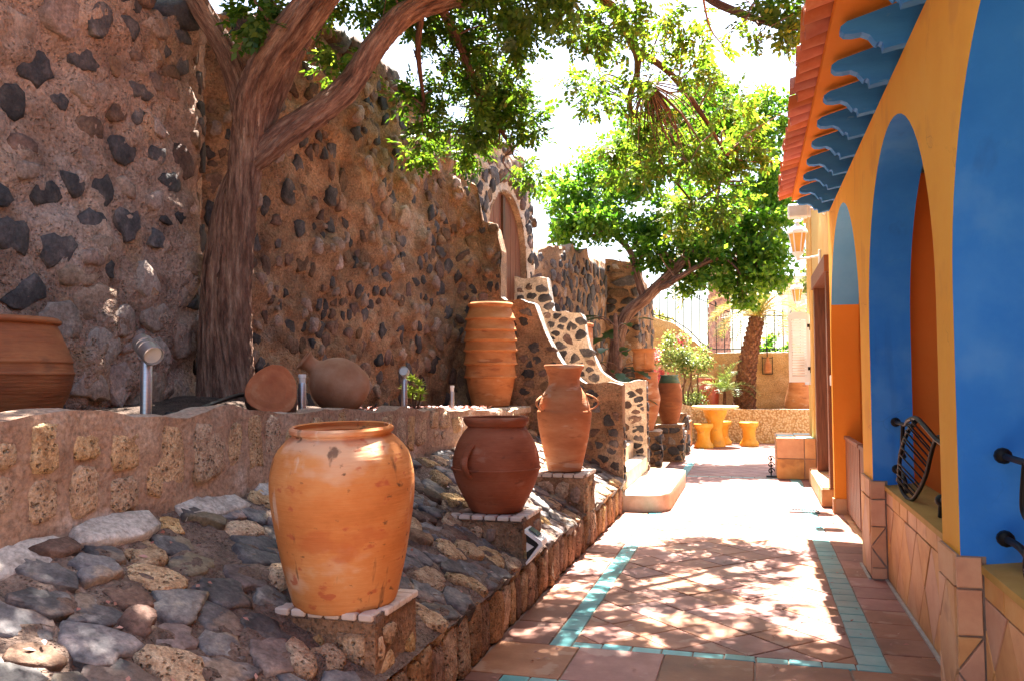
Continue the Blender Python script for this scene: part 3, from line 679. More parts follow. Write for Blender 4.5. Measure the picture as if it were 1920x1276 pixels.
# solar step light on the second pedestal's side
sl = thing('step_light', (-1.39, 5.36, .42), 'small white and black solar wall light on the kerb below the round red pot', 'lamp')
def prism(pts, x0, x1, name, m, par):
    p = np.array(pts); n = len(p)
    V = np.concatenate([np.column_stack([np.full(n, x0), p]), np.column_stack([np.full(n, x1), p])])
    f = [[i, (i + 1) % n, n + (i + 1) % n, n + i] for i in range(n)] + [list(range(n))[::-1], [n + i for i in range(n)]]
    return mesh(name, V, f, m, par)
def shell(pp, w0, w1):                                     # profile in X-Z swept along Y
    p = np.array(pp); n = len(p)
    return np.concatenate([np.column_stack([p[:, 0], np.full(n, w0), p[:, 1]]), np.column_stack([p[:, 0], np.full(n, w1), p[:, 1]])]), \
        [[i, (i + 1) % n, n + (i + 1) % n, n + i][::-1] for i in range(n)] + [list(range(n)), [n + i for i in range(n)][::-1]]
V, F_ = shell([(-1.41, .545), (-1.30, .475), (-1.295, .445), (-1.40, .32), (-1.405, .335), (-1.318, .45), (-1.33, .465), (-1.41, .52)], 5.22, 5.36); mesh('housing', V, F_, M['white_paint'], sl)
V, F_ = shell([(-1.405, .52), (-1.335, .465), (-1.325, .45), (-1.40, .345)], 5.235, 5.345); mesh('body', V, F_, M['black_plastic'], sl)
V, F_ = shell([(-1.39, .545), (-1.325, .503), (-1.327, .498), (-1.392, .54)], 5.245, 5.335); mesh('solar_panel', V, F_, M['solar'], sl)
V, F_ = shell([(-1.40, .46), (-1.352, .435), (-1.40, .40)], 5.228, 5.24); mesh('lens', V, F_, M['lamp_glass'], sl)

# ================================================================== PLANTER WALL AND BED
PTOP = lambda y: float(np.interp(y, [-1, 2.4, 3.6, 5, 6.9, 9.6], [1.37, 1.37, 1.345, 1.30, 1.235, 1.14]))
PS = Sheet([(PX - .02, -.6), (PX, 5.0), (PX + .02, 9.62)])
pw = thing('planter_wall', (PX, 4, .9), 'low planter wall of mortared tan tuff blocks above the cobbled bank', 'wall')
PS.fine = .018
wall_mesh('mortar', PS, lambda s: PTOP(s - .6), lambda s: .80, .17, .05, .035, 4, mat('pinkish_planter_mortar', [(0, (.24, .14, .095)), (.5, (.36, .235, .165)), (1, (.47, .35, .265))], 3, .95, .9, 30, .015, spots=[((.56, .47, .41), 2.0, .62, .6)]), pw, crest=.06, seed=12)
s = .05
while s < 10.1:
    w = rnd.uniform(.15, .27); zt = PTOP(s - .6)
    lo = .93 + rnd.uniform(.0, .10); hi = zt - rnd.uniform(-.0, .08)
    if rnd.random() < .3:
        mid = (lo + hi) / 2 + rnd.uniform(-.06, .06)
        blob_stone('tuff_block', PS, shrink_poly(rect(s, s + w, lo, mid), .012), 1.0, rnd.uniform(.022, .034), M['tuff_pale'], pw, 16, .10, rings=3, d0=float(field(PS, s + w / 2, (lo + hi) / 2, False)) - .020, deep=.05)
        lo = mid
    if s + w < 10.15: blob_stone('tuff_block', PS, shrink_poly(rect(s, s + w, lo, hi), .012), 1.0, rnd.uniform(.022, .034), M['tuff_pale'], pw, 16, .10, rings=3, d0=float(field(PS, s + w / 2, (lo + hi) / 2, False)) - .020, deep=.05)
    s += w + rnd.uniform(.015, .055)
# soil bed
q = np.linspace(-.6, 9.6, 90); x = np.linspace(-4.3, -2.66, 20); Q, X_ = np.meshgrid(q, x, indexing='ij')
def bedz(xx, yy):
    return np.interp(yy, [-1, 2.4, 5, 7, 9.6], [1.29, 1.29, 1.25, 1.20, 1.13]) + .11 * np.exp(-(((xx + 3.65) / .45) ** 2 + ((yy - 5.3) / .9) ** 2)) + np.clip((-3.2 - xx), 0, 1) * .06
Z = bedz(X_, Q) + .03 * fbm(np.stack([X_ * 6, Q * 6, 0 * Q], -1), 4, 44)
nx_ = len(x)
mesh('planting_bed', np.stack([X_, Q, Z], -1).reshape(-1, 3), [[i * nx_ + j, i * nx_ + j + 1, (i + 1) * nx_ + j + 1, (i + 1) * nx_ + j] for i in range(len(q) - 1) for j in range(nx_ - 1)], M['soil'], smooth=True, kind='structure')

# ================================================================== TALL RUBBLE WALLS
W1 = Sheet([(-4.02, -.8), (-3.98, 2.4), (-3.90, 4.3), (-3.92, 5.25), (-4.12, 5.62)])
top1 = lambda s: float(np.interp(s, [0, 3.0, 4.4, 4.9, 5.6, 6.2, 6.6], [4.6, 4.5, 4.35, 4.15, 4.05, 4.2, 4.3]))
w1 = thing('rubble_wall', (-4.2, 2.3, 1), 'tall brown mortared rubble wall with scattered dark stones behind the large left pot', 'wall')
def pick1(s, z):
    t = rnd.random()
    if z < 2.25:
        if t < .50: return M['coated'], rnd.uniform(.72, .92), rnd.uniform(.03, .055), .18
        if t < .72: return M['pale_stone'], rnd.uniform(.7, .9), rnd.uniform(.03, .05), .18
        if t < .86: return M['basalt'], rnd.uniform(.5, .75), rnd.uniform(.022, .034), .2
        if t < .93: return M['brown_stone'], rnd.uniform(.5, .8), rnd.uniform(.03, .05), .2
        return None, 0, 0, 0
    if t < .36: return M['basalt'], rnd.uniform(.5, .82), rnd.uniform(.022, .034), .2
    if t < .54: return M['brown_stone'], rnd.uniform(.5, .8), rnd.uniform(.02, .035), .2
    if t < .80: return M['coated'], rnd.uniform(.6, .9), rnd.uniform(.02, .04), .2
    return None, 0, 0, 0
W1.fine = .034
_c = plan(W1, (2.2, W1.S, 1.25, 4.45), 250, pick1, 1, 1.35, keep=lambda s, z: z < top1(s) - .1)
wall_mesh('mortar', W1, top1, lambda s: 1.15, .55, .028, .10, 2.4, M['mortar_brown'], w1, seed=5, crest=.14)
lay(W1, _c, w1)
W2 = Sheet([(-4.12, 5.64), (-3.98, 5.95), (-3.78, 7.4), (-3.54, 9.2), (-3.40, 9.55), (-3.18, 9.68), (-2.89, 9.70)])
top2 = lambda s: float(np.interp(s, [0, .6, 1.4, 2.2, 3.0, 3.5, 3.95, 4.02, 4.25, 4.32, 4.48, 4.54, 4.9], [4.35, 4.5, 4.75, 4.70, 4.62, 4.45, 4.25, 3.95, 3.85, 3.45, 3.38, 3.08, 3.02]))
w2 = thing('rubble_wall', (-3.9, 7.4, 1), 'long tan rubble wall thick with small dark stones, running from the trunk to the arched door', 'wall')
def pick2(s, z):
    t = rnd.random()
    if t < .28: return M['basalt'], rnd.uniform(.6, .9), rnd.uniform(.020, .032), .2
    if t < .50: return M['brown_stone'], rnd.uniform(.6, .9), rnd.uniform(.016, .03), .18
    if t < .70: return M['coated'], rnd.uniform(.6, .85), rnd.uniform(.03, .06), .18
    return None, 0, 0, 0
W2.fine = .026
_c = plan(W2, (.02, W2.S, 1.1, 4.7), 620, pick2, 1, .85, keep=lambda s, z: z < top2(s) - .06)
wall_mesh('mortar', W2, top2, lambda s: 1.0, .30, .028, .09, 4.0, M['mortar_tan'], w2, seed=8, crest=.16)
lay(W2, _c, w2)
# loose crest stones
for S, top, w, s0, s1, n in ((W1, top1, w1, 3.2, 6.5, 12), (W2, top2, w2, .2, 4.0, 24)):
    for i in range(n):
        s = s0 + (s1 - s0) * (i + rnd.random()) / n; z = top(s) + rnd.uniform(-.02, .05); r = rnd.uniform(.09, .15)
        c = [(s + r * math.cos(a), z + r * .75 * math.sin(a)) for a in np.linspace(0, 5.6, 8)]
        blob_stone('crest_stone', S, c, 1, .08, M['brown_stone'] if i % 3 else M['basalt'], w, 10, .15, deep=.25)

# gate tower with the arched door
G = Sheet([(-3.56, 9.3), (-3.34, 10.4), (-3.24, 12.55), (-3.35, 12.95), (-3.8, 13.1)])
GD0, GD1 = 1.24, 2.95; GC = (GD0 + GD1) / 2; GR = (GD1 - GD0) / 2; GSP = 3.22; GZ0 = 2.36
topg = lambda s: float(np.interp(s, [0, .5, 1.2, 1.9, 2.6, 3.1, 3.35, 3.6, 4.2], [4.2, 4.35, 4.55, 4.75, 4.62, 4.35, 4.1, 3.6, 3.4]))
def in_arch(s, z, e=0.0):
    r = GR + e
    if z < GZ0 - e * .0: return False
    return abs(s - GC) < r if z < GSP else ((s - GC) / r) ** 2 + ((z - GSP) / (r * 1.06)) ** 2 < 1
gt = thing('gate_wall', (-3.3, 11.2, 1), 'pale mortared dark stone gable wall around the arched wooden door', 'wall')
def pickg(s, z):
    t = rnd.random()
    if t < .62: return M['basalt'], rnd.uniform(.66, .88), rnd.uniform(.02, .05), .16
    if t < .82: return M['brown_stone'], rnd.uniform(.6, .85), rnd.uniform(.02, .05), .16
    if t < .9: return M['pale_stone'], rnd.uniform(.6, .8), rnd.uniform(.02, .04), .16
    return None, 0, 0, 0
G.fine = .03
_c = plan(G, (.02, G.S, .8, 4.75), 400, pickg, 2, 1.0, keep=lambda s, z: z < topg(s) - .04 and not in_arch(s, z, .20))
wall_mesh('mortar', G, topg, lambda s: 0.0, .35, .035, .05, 5, M['mortar_pale'], gt, hole=lambda s, z: in_arch(s, z), seed=17, crest=.2)
lay(G, _c, gt)
a = np.concatenate([np.linspace(GZ0, GSP, 8)[:-1] * 0, np.linspace(0, math.pi, 25)]); th = np.linspace(0, math.pi, 25)
outl = [(GC + GR, z) for z in np.linspace(GZ0 - .02, GSP, 7)[:-1]] + [(GC + GR * math.cos(t), GSP + GR * 1.06 * math.sin(t)) for t in th] + [(GC - GR, z) for z in np.linspace(GSP, GZ0 - .02, 7)[1:]]
b = B(); n = len(outl); lay_ = [(1.03, -.06), (1.02, .005), (.99, .01), (.98, -.16)]
V = []
for fr, d in lay_:
    s_ = np.array([GC + (s - GC) * fr for s, z in outl]); z_ = np.array([z if z <= GSP else GSP + (z - GSP) * fr for s, z in outl]); V.append(G.P(s_, z_, np.full(n, d) + (.012 * fbm(np.stack([s_ * 5, z_ * 5, 0 * s_], 1), 3, 2) if d > 0 else 0)))
f = [[k * n + i, k * n + i + 1, (k + 1) * n + i + 1, (k + 1) * n + i] for k in range(3) for i in range(n - 1)]
mesh('arch_surround', np.concatenate(V), f, M['mortar_tan'], gt, smooth=True, autosmooth=60)
for i in range(16):
    t = math.pi * (i + .5) / 16; c = []
    for (rr, dt) in ((1.13, -.08), (1.34, -.075), (1.34, .075), (1.13, .08)):
        c.append((GC + GR * rr * math.cos(t + dt), GSP + GR * 1.06 * rr * math.sin(t + dt)))
    blob_stone('voussoir', G, c, .95, rnd.uniform(.03, .05), M['basalt'] if rnd.random() < .6 else M['brown_stone'], gt, 9, .12)
for i in range(8):
    s = .3 + i * .45; r = rnd.uniform(.1, .16); z = topg(s) + .03
    blob_stone('crest_stone', G, [(s + r * math.cos(a), z + r * .8 * math.sin(a)) for a in np.linspace(0, 5.6, 8)], 1, .07, M['brown_stone'], gt, 10, .15, deep=.3)
dr = thing('arched_door', tuple(G.P(GC, GZ0, -.2)), 'arched brown plank door in the pale stone gable wall', 'door')
nb = 7; w = (2 * GR - .02) / nb
for i in range(nb):
    s0, s1 = GC - GR + .01 + i * w + .006, GC - GR + .01 + (i + 1) * w - .006
    zt0 = GSP + 1.06 * math.sqrt(max(0, GR ** 2 - (s0 - GC) ** 2)); zt1 = GSP + 1.06 * math.sqrt(max(0, GR ** 2 - (s1 - GC) ** 2))
    sm_ = (s0 + s1) / 2; ztm = GSP + 1.06 * math.sqrt(max(0, GR ** 2 - (sm_ - GC) ** 2))
    tile('plank', G, [(s0, GZ0), (s1, GZ0), (s1, zt1), (sm_, ztm), (s0, zt0)], .05, .008, M['wood'], dr, -.13)
tile('door_batten', G, rect(GC - .05, GC + .05, GZ0 + 1.1, GSP + GR * 1.0), .03, .008, M['wood_dark'], dr, -.075)

# ================================================================== STAIRS AND PARAPETS
NPX = [-2.885, -2.86, -2.62, -2.46, -2.36, -2.22, -2.06, -1.92, -1.86, -1.46]; NPZ = [2.46, 2.44, 2.43, 2.38, 2.12, 1.82, 1.60, 1.47, 1.44, 1.43]
FPX = [-3.35, -2.84, -2.80, -2.56, -2.33, -2.28, -2.20, -2.08, -1.93, -1.86, -1.46]; FPZ = [2.96, 2.94, 2.47, 2.46, 2.42, 2.05, 1.78, 1.58, 1.47, 1.44, 1.43]
def parapet(y, px, pz, label, th, mortar, dark, seed):
    x0 = px[0]; S = Sheet([(x0, y), (KX - .02, y)]); top = lambda s: float(np.interp(x0 + s, px, pz))
    t = thing('stair_parapet', (x0, y, 0), label, 'wall', 'parapets flanking the stone stairs')
    def pk(s, z):
        r = rnd.random()
        if dark < .5 and x0 + s < -2.8: return pick2(s, z)
        if r < dark: return M['basalt'], rnd.uniform(.66, .84), rnd.uniform(.012, .03), .13
        if r < dark + .2: return M['brown_stone'], rnd.uniform(.6, .8), rnd.uniform(.012, .03), .14
        return None, 0, 0, 0
    S.fine = .014; _c = plan(S, (.02, S.S - .03, .05, 3.7), 290, pk, 1, 1.4, keep=lambda s, z: z < top(s) - .07)
    wall_mesh('mortar', S, top, lambda s: 0.0, th, .035, .03, 5, mortar, t, seed=seed, crest=.10, cap_mat=M['plaster_rough']); lay(S, _c, t)
    E_ = Sheet([(KX - .02, y), (KX - .02, y + th)])
    masonry(E_, (.02, th - .02, .05, 1.38), 14, pk, t, 2, 1.3)
parapet(9.66, NPX, NPZ, 'curved stair parapet with a tan front face beside the tall amphora', .21, M['mortar_tan'], .36, 61)
parapet(11.9, FPX, FPZ, 'farther stair parapet of dark stones in pale mortar across the steps', .22, M['mortar_pale'], .80, 67)
st = thing('stone_stairs', (-1.6, 10.9, 0), 'pale plastered stairs with a rounded bottom step climbing to the arched door', 'stairs')
# rounded bottom step
cnr = []
for (cx, cy, a0) in ((-1.22, 9.80, -90), (-1.22, 12.0, 0)):
    for k in range(9): cnr.append((cx + .30 * math.cos(R(a0 + k * 11.25)), cy + .30 * math.sin(R(a0 + k * 11.25))))
pl = [(-1.44, 9.50)] + cnr + [(-1.44, 12.3)]; n = len(pl); P_ = np.array(pl); c_ = P_.mean(0); V = []
for fr, z in ((1, 0), (1, .10), (1, .19), (.985, .205)): V.append(np.column_stack([c_ + (P_ - c_) * fr, np.full(n, z)]))
mesh('step', np.concatenate(V), [[k * n + i, k * n + (i + 1) % n, (k + 1) * n + (i + 1) % n, (k + 1) * n + i] for k in range(3) for i in range(n)] + [[3 * n + i for i in range(n)]], M['step_plaster'], st, smooth=True, autosmooth=35)
for i in range(10):
    B().box((-1.44 - (i + 1) * .18, 9.97, -.02), (-1.44 - i * .18 - .001, 11.895, .205 + (i + 1) * .205), bev=.012).done('step', M['step_plaster'], st)
B().box((-3.24, 9.97, 0), (-3.245 + .001 + .0, 11.895, 2.3)).done('landing', M['step_plaster'], st) if False else None
# clay slab upright behind the far parapet
cp = thing('clay_pillar', (-2.57, 13.0, 0), 'narrow orange clay pillar standing behind the far stair parapet', 'pillar')
B().box((-2.72, 13.0, 0), (-2.43, 13.25, 2.3), bev=.02).done('shaft', M['pot_mid'], cp); B().box((-2.74, 12.97, 2.302), (-2.42, 13.28, 2.36), bev=.015).done('cap', M['pot_mid'], cp)

# far rubble wall and its pier, with a short iron railing above
FW = Sheet([(-3.5, 13.0), (-3.15, 14.0), (-2.95, 17.6)])
fw = thing('rubble_wall', (-3.2, 15, 0), 'dark far rubble wall in the shade beyond the stairs', 'wall')
topf = lambda s: float(np.interp(s, [0, .6, 1.5, 3, 5], [3.5, 3.65, 3.75, 3.8, 3.8]))
_c = plan(FW, (.02, FW.S, .4, 3.8), 300, pickg, 1, 1.0, keep=lambda s, z: z < topf(s) - .06); wall_mesh('mortar', FW, topf, lambda s: 0, .4, .06, .06, 4, M['mortar_tan'], fw, seed=71, crest=.25)
lay(FW, _c, fw)
PR = Sheet([(-2.95, 17.55), (-2.30, 17.6), (-2.22, 19.9)])
pr_ = thing('stone_pier', (-2.6, 17.7, 0), 'square pier of stacked dark stones at the end of the far rubble wall', 'wall')
topp = lambda s: float(np.interp(s, [0, .6, .7, 2.9], [3.95, 3.95, 3.85, 3.4]))
_c = plan(PR, (.02, PR.S, .4, 3.9), 150, pickg, 1, 2.0, keep=lambda s, z: z < topp(s) - .06); wall_mesh('mortar', PR, topp, lambda s: 0, .5, .06, .05, 4, M['mortar_tan'], pr_, seed=73, crest=.15)
lay(PR, _c, pr_)
rl = thing('wall_railing', (-2.4, 18.9, 3.6), 'short dark iron railing on top of the stone pier', 'railing')
for i in range(7): B().tube([(-2.45, 18.1 + i * .27, 3.45), (-2.45, 18.1 + i * .27, 4.25)], .012, 6).done('bar', M['iron_grey'], rl)
for z in (3.55, 4.15): B().tube([(-2.45, 17.95, z), (-2.45, 19.85, z)], .016, 6).done('rail', M['iron_grey'], rl)

# ================================================================== HOUSE
house = thing('house', (1.5, 5, 0), 'orange painted house with blue arches, timber brackets and a red tiled eave', 'house')
HX, HT = .84, .28; ZT = 3.315
ARCH = [(2.84, 1.19, 1.87, .70), (5.57, 1.19, 1.87, .70), (8.60, 1.30, 1.84, 0.0)]   # centre Y, radius, spring z, sill z
Vw, Fw = [], []
def quad(pts): 
    k = len(Vw); Vw.extend(pts); Fw.append([k, k + 1, k + 2, k + 3])
def slab(y0, y1, z0, z1):
    quad([(HX, y0, z0), (HX, y0, z1), (HX, y1, z1), (HX, y1, z0)]); quad([(HX + HT, y0, z0), (HX + HT, y1, z0), (HX + HT, y1, z1), (HX + HT, y0, z1)])
ys = [-1.5]
for c, r, zs, z0 in ARCH: ys += [c - r, c + r]
ys.append(10.02)
for i in range(0, len(ys), 2): slab(ys[i], ys[i + 1], 0, ZT)
NA = 28
for c, r, zs, z0 in ARCH:
    for k in range(NA):
        a0, a1 = math.pi * k / NA, math.pi * (k + 1) / NA
        p0, p1 = (c - r * math.cos(a0), zs + r * math.sin(a0)), (c - r * math.cos(a1), zs + r * math.sin(a1))
        quad([(HX, p0[0], p0[1]), (HX, p0[0], ZT), (HX, p1[0], ZT), (HX, p1[0], p1[1])])
        quad([(HX + HT, p0[0], p0[1]), (HX + HT, p1[0], p1[1]), (HX + HT, p1[0], ZT), (HX + HT, p0[0], ZT)])
quad([(HX, 10.02, 0), (HX, 10.02, ZT), (HX + HT, 10.02, ZT), (HX + HT, 10.02, 0)]); quad([(HX, -1.5, ZT), (HX + HT, -1.5, ZT), (HX + HT, 10.02, ZT), (HX, 10.02, ZT)])
mesh('wall', Vw, Fw, M['orange'], house)
def reveal(c, r, zs, za, zb, m, name, full=True):
    o = []
    if za < zs: o += [(c - r, z) for z in np.linspace(za, min(zs, zb), 5)]
    if full: o += [(c - r * math.cos(math.pi * k / 36), zs + r * math.sin(math.pi * k / 36)) for k in range(1, 36)] + [(c + r, z) for z in np.linspace(zs, za, 5)]
    n = len(o); o = np.array(o); V = np.concatenate([np.column_stack([np.full(n, HX), o]), np.column_stack([np.full(n, HX + HT), o])])
    return mesh(name, V, [[i, i + 1, n + i + 1, n + i] for i in range(n - 1)], m, house, smooth=True, autosmooth=40)
reveal(*ARCH[0][:3], .70, 9, M['blue'], 'arch_reveal'); reveal(*ARCH[1][:3], .70, 9, M['blue'], 'arch_reveal')
# the entrance arch is blue only in its upper half
c, r, zs, z0 = ARCH[2]; zc = 2.28; t0 = math.asin((zc - zs) / r)
o = [(c - r * math.cos(t), zs + r * math.sin(t)) for t in np.linspace(t0, math.pi - t0, 33)]; n = len(o); o = np.array(o)
mesh('arch_reveal', np.concatenate([np.column_stack([np.full(n, HX), o]), np.column_stack([np.full(n, HX + HT), o])]), [[i, i + 1, n + i + 1, n + i] for i in range(n - 1)], mat('pale_blue_paint', [(0, (.10, .33, .62)), (1, (.16, .41, .68))], 2, **PAINT), house, smooth=True)
for sg in (-1, 1):
    o = [(c + sg * r, 0.0), (c + sg * r, zs)] + [(c + sg * r * math.cos(t), zs + r * math.sin(t)) for t in np.linspace(0, t0, 9)[1:]]; n = len(o); o = np.array(o)
    mesh('door_jamb', np.concatenate([np.column_stack([np.full(n, HX), o]), np.column_stack([np.full(n, HX + HT), o])]), [[i, i + 1, n + i + 1, n + i] for i in range(n - 1)], M['mid_orange'], house, smooth=True)
# sills under the first two arches
for c, r, zs, z0 in ARCH[:2]:
    B().box((HX + .10, c - r, 0), (HX + HT - .002, c + r, .665)).done('sill_wall', M['grout'], house)
    v = [(HX + .075, c - r + .002, .667), (HX + HT + .05, c - r + .002, .667), (HX + HT + .05, c - r + .002, .73), (HX + .075, c - r + .002, .70)]
    v2 = [(a, c + r - .002, d) for a, _, d in v]
    mesh('sill', v + v2, [[0, 1, 2, 3], [7, 6, 5, 4], [0, 4, 5, 1], [1, 5, 6, 2], [2, 6, 7, 3], [3, 7, 4, 0]], M['ochre'], house)
# interior of the porch; unseen ceiling and back wall coloured to bounce light
B().box((2.7, -1.5, 0), (2.8, 10.0, 3.5)).done('back_wall', M['mid_orange'], house)
B().box((HX + HT + .004, 7.02, 0), (2.695, 7.14, 3.42)).done('partition', M['deep_orange'], house)
B().box((HX + HT, -1.5, 3.44), (2.69, 10.0, 3.56)).done('ceiling', M['cream_render'], house)
B().box((HX + HT, 9.92, 0), (2.69, 10.01, 3.43)).done('end_wall', M['mid_orange'], house)
B().box((HX, -1.5, -.04), (2.69, 10.0, .004)).done('porch_floor', M['dado_tile'], house)
for i in range(11): B().box((HX + HT + .02, 1.62 + i * .52, 3.03), (2.69, 1.73 + i * .52, 3.435)).done('beam', M['beam_dark'], house)

# dado tiling: piers proud of the wall, panels under the arches
dado = mesh('dado', *[(lambda b: (np.concatenate(b.v), b.f))(
    B().box((HX - .012, -1.4, 0), (HX - .002, 1.645, .735)).box((HX - .012, 4.035, 0), (HX - .002, 4.375, .735)).box((HX - .012, 6.77, 0), (HX - .002, 7.29, .735)))][0], M['grout'], house)
class YZ:                                                   # a face of the house looking at -X
    def __init__(s, x): s.x = x
    def P(s, q, z, d):
        q, z, d = np.broadcast_arrays(np.asarray(q, float), np.asarray(z, float), np.asarray(d, float)); return np.stack([s.x - d, q, z], -1)
class XZ:                                                   # a face looking at -Y
    def __init__(s, y): s.y = y
    def P(s, q, z, d):
        q, z, d = np.broadcast_arrays(np.asarray(q, float), np.asarray(z, float), np.asarray(d, float)); return np.stack([q, s.y - d, z], -1)
def dt(S, p, rev=False):
    if p: tile('tile', S, p, .014, .004, M['dado_tile'], dado, 0, .0018, jit=.002)
def fixp(p): return p[::-1]
for (y0, y1) in ((1.0, 1.64), (4.04, 4.37), (6.775, 7.285)):
    S = YZ(HX - .012); n = 1 if y1 - y0 < .4 else 2; w = (y1 - y0) / n
    for i in range(n): dt(S, shrink_poly(rect(y0 + i * w, y0 + (i + 1) * w, .60, .74), .005))
    for p in diamonds(y0, y1, .025, .60, .30, ((y0 + y1) / 2, .31), .005, 1.0, 1.36): dt(S, p)
for c, r, zs, z0 in ARCH[:2]:
    S = YZ(HX + .10); y0, y1 = c - r + .012, c + r - .012; n = 8; w = (y1 - y0) / n
    for i in range(n): dt(S, shrink_poly(rect(y0 + i * w, y0 + (i + 1) * w, .565, .70), .004))
    for p in diamonds(y0, y1, .02, .565, .30, (c, .29), .004, 1.0, 1.30): dt(S, p)
    # returns of the piers at both jambs, facing along the path
    X0, X1 = HX - .026, HX + .083
    B().box((HX - .012, c + r - .0028, 0), (HX + .098, c + r - .0006, .735)).done('grout_bed', M['grout'], house)
    S = XZ(c + r - .003)
    for p in (rect(X0, X1, .60, .735), rect(X0, X1, .40, .60), [(X0, .40), (X1, .40), (X0, .25)], [(X1, .40), (X1, .10), (X0, .25)], [(X0, .25), (X1, .10), (X0, .10)], rect(X0, X1, .015, .10)): dt(S, shrink_poly(p, .005))
b = B().box((HX - .045, 4.03, .004), (HX - .027, 4.38, .022)).box((HX - .045, 6.765, .004), (HX - .027, 7.30, .022)).box((HX - .045, 1.0, .004), (HX - .027, 1.82, .022))
for c, r, zs, z0 in ARCH[:2]: b.box((HX + .066, c - r, .004), (HX + .085, c + r, .022))
b.done('skirting', M['grout_light'], house)
B().box((HX - .016, 9.905, .0), (HX - .002, 10.02, .17)).box((HX + .002, 9.885, 0), (HX + HT, 9.897, .17)).done('skirting_tile', M['dado_tile'], house)
# brackets under the eave
BP = [(.27, 3.655), (.00, 3.575), (-.02, 3.555), (-.30, 3.475), (-.335, 3.45), (-.335, 3.425), (-.315, 3.405), (-.27, 3.40), (-.225, 3.405), (-.185, 3.385), (-.165, 3.355), (-.15, 3.335), (-.135, 3.345), (-.12, 3.335), (-.115, 3.30), (-.02, 3.318), (.27, 3.318)]
n = len(BP); b0 = None; bys = [5.0 + .6 * k for k in range(-6, 9)]
for yb in bys:
    org = (HX, yb, 3.4)
    if b0 is None:
        P_ = np.array(BP); th = .04
        V = np.concatenate([np.column_stack([HX + P_[:, 0], np.full(n, yb - th), P_[:, 1]]), np.column_stack([HX + P_[:, 0], np.full(n, yb + th), P_[:, 1]])])
        b0 = mesh('bracket', V, [list(range(n))] + [[n + i for i in range(n)][::-1]] + [[i, n + i, n + (i + 1) % n, (i + 1) % n] for i in range(n)], M['blue_wood'], house, org=org)
    else: dup(b0, house, (HX + rnd.uniform(-.006, .006), yb + rnd.uniform(-.012, .012), 3.4 + rnd.uniform(-.003, .003))).rotation_euler = (rnd.uniform(-.015, .015), 0, rnd.uniform(-.03, .03))
# soffit, roof slab, roof tiles
V = [(HX - .38, -1.5, 3.475), (HX + .28, -1.5, 3.667), (HX + .28, 9.98, 3.667), (HX - .38, 9.98, 3.475), (HX - .38, -1.5, 3.535), (HX + 2.3, -1.5, 4.25), (HX + 2.3, 9.98, 4.25), (HX - .38, 9.98, 3.535), (HX + 2.3, -1.5, 3.75), (HX + 2.3, 9.98, 3.75)]
mesh('soffit', V, [[0, 1, 2, 3][::-1], [0, 4, 5, 8, 1], [3, 2, 9, 6, 7], [0, 3, 7, 4], [4, 7, 6, 5], [5, 6, 9, 8], [1, 8, 9, 2]], M['mid_orange'], house)
B().box((HX + .272, -1.5, 3.317), (HX + .30, 9.98, 3.68)).done('wall_plate', M['mid_orange'], house)
roof = bpy.data.objects.new('roof', None); COL.objects.link(roof); place(roof, house, (HX - .4, 4.5, 3.55))
def barrel(up, y, r):
    a = np.linspace(0, math.pi, 9); o = []; sl_ = math.tan(R(15))
    for xx, rr in ((HX - .52, r), (HX + .0, r * .86)):
        for q, rad in ((0, rr), (1, rr - .014)):
            z0 = 3.525 + (xx - HX + .38) * sl_ + (.05 if up else .085)
            o.append(np.column_stack([np.full(9, xx), y + rad * np.cos(a), z0 + (rad * np.sin(a) if up else -rad * np.sin(a) * .8)]))
    V = np.concatenate(o); f = []
    for i in range(8):
        f += [[i, i + 1, 18 + i + 1, 18 + i], [9 + i, 27 + i, 27 + i + 1, 9 + i + 1], [i, 9 + i, 9 + i + 1, i + 1], [18 + i, 18 + i + 1, 27 + i + 1, 27 + i]]
    for i in (0, 8): f.append([i, 18 + i, 27 + i, 9 + i])
    return V, f
ru = rd = None; k = 0; y = -1.3
while y < 9.95:
    jx = rnd.uniform(-.028, .028); jr = rnd.uniform(-.05, .05)
    if ru is None:
        ru = mesh('roof_tile', *barrel(True, y, .098), M['roof_tile'], roof, smooth=True, autosmooth=40, org=(HX - .4, y, 3.6)); rd = mesh('roof_tile', *barrel(False, y + .1, .092), M['roof_tile'], roof, smooth=True, autosmooth=40, org=(HX - .4, y + .1, 3.6))
    else:
        dup(ru, roof, (HX - .4 + jx, y, 3.6)).rotation_euler = (rnd.uniform(-.06, .06), rnd.uniform(-.05, .05), jr); dup(rd, roof, (HX - .4 - jx, y + .1, 3.6)).rotation_euler = (rnd.uniform(-.06, .06), rnd.uniform(-.05, .05), -jr)
    y += .2
# the plain far part of the house with the doorway
mesh('far_wall', *(lambda b: (np.concatenate(b.v), b.f))(B().box((.87, 10.025, 0), (1.1, 10.35, 3.95)).box((.87, 12.15, 0), (1.1, 14.2, 3.95)).box((.87, 10.35, 2.72), (1.1, 12.15, 3.95))), M['yellow_wall'], house)
B().box((1.1, 10.025, 0), (5, 14.2, 3.95)).done('far_block', M['yellow_wall'], house)
B().box((.82, 10.02, 3.952), (5.05, 14.25, 4.04)).done('coping', M['yellow_wall'], house)
door = B().box((1.02, 10.351, .235), (1.07, 12.149, 2.715)).done('door', M['wood_dark'], house)
for (z0, z1) in ((.4, 1.25), (1.4, 2.55)):
    for (y0, y1) in ((10.5, 11.15), (11.35, 12.0)): tile('panel', YZ(1.02), rect(y0, y1, z0, z1), .025, .02, M['wood_dark'], door)
mesh('door_frame', *(lambda b: (np.concatenate(b.v), b.f))(B().box((.82, 10.2, .235), (1.018, 10.375, 2.69)).box((.82, 12.125, .235), (1.018, 12.3, 2.69)).box((.80, 10.15, 2.692), (1.018, 12.35, 2.88))), M['wood'], house)
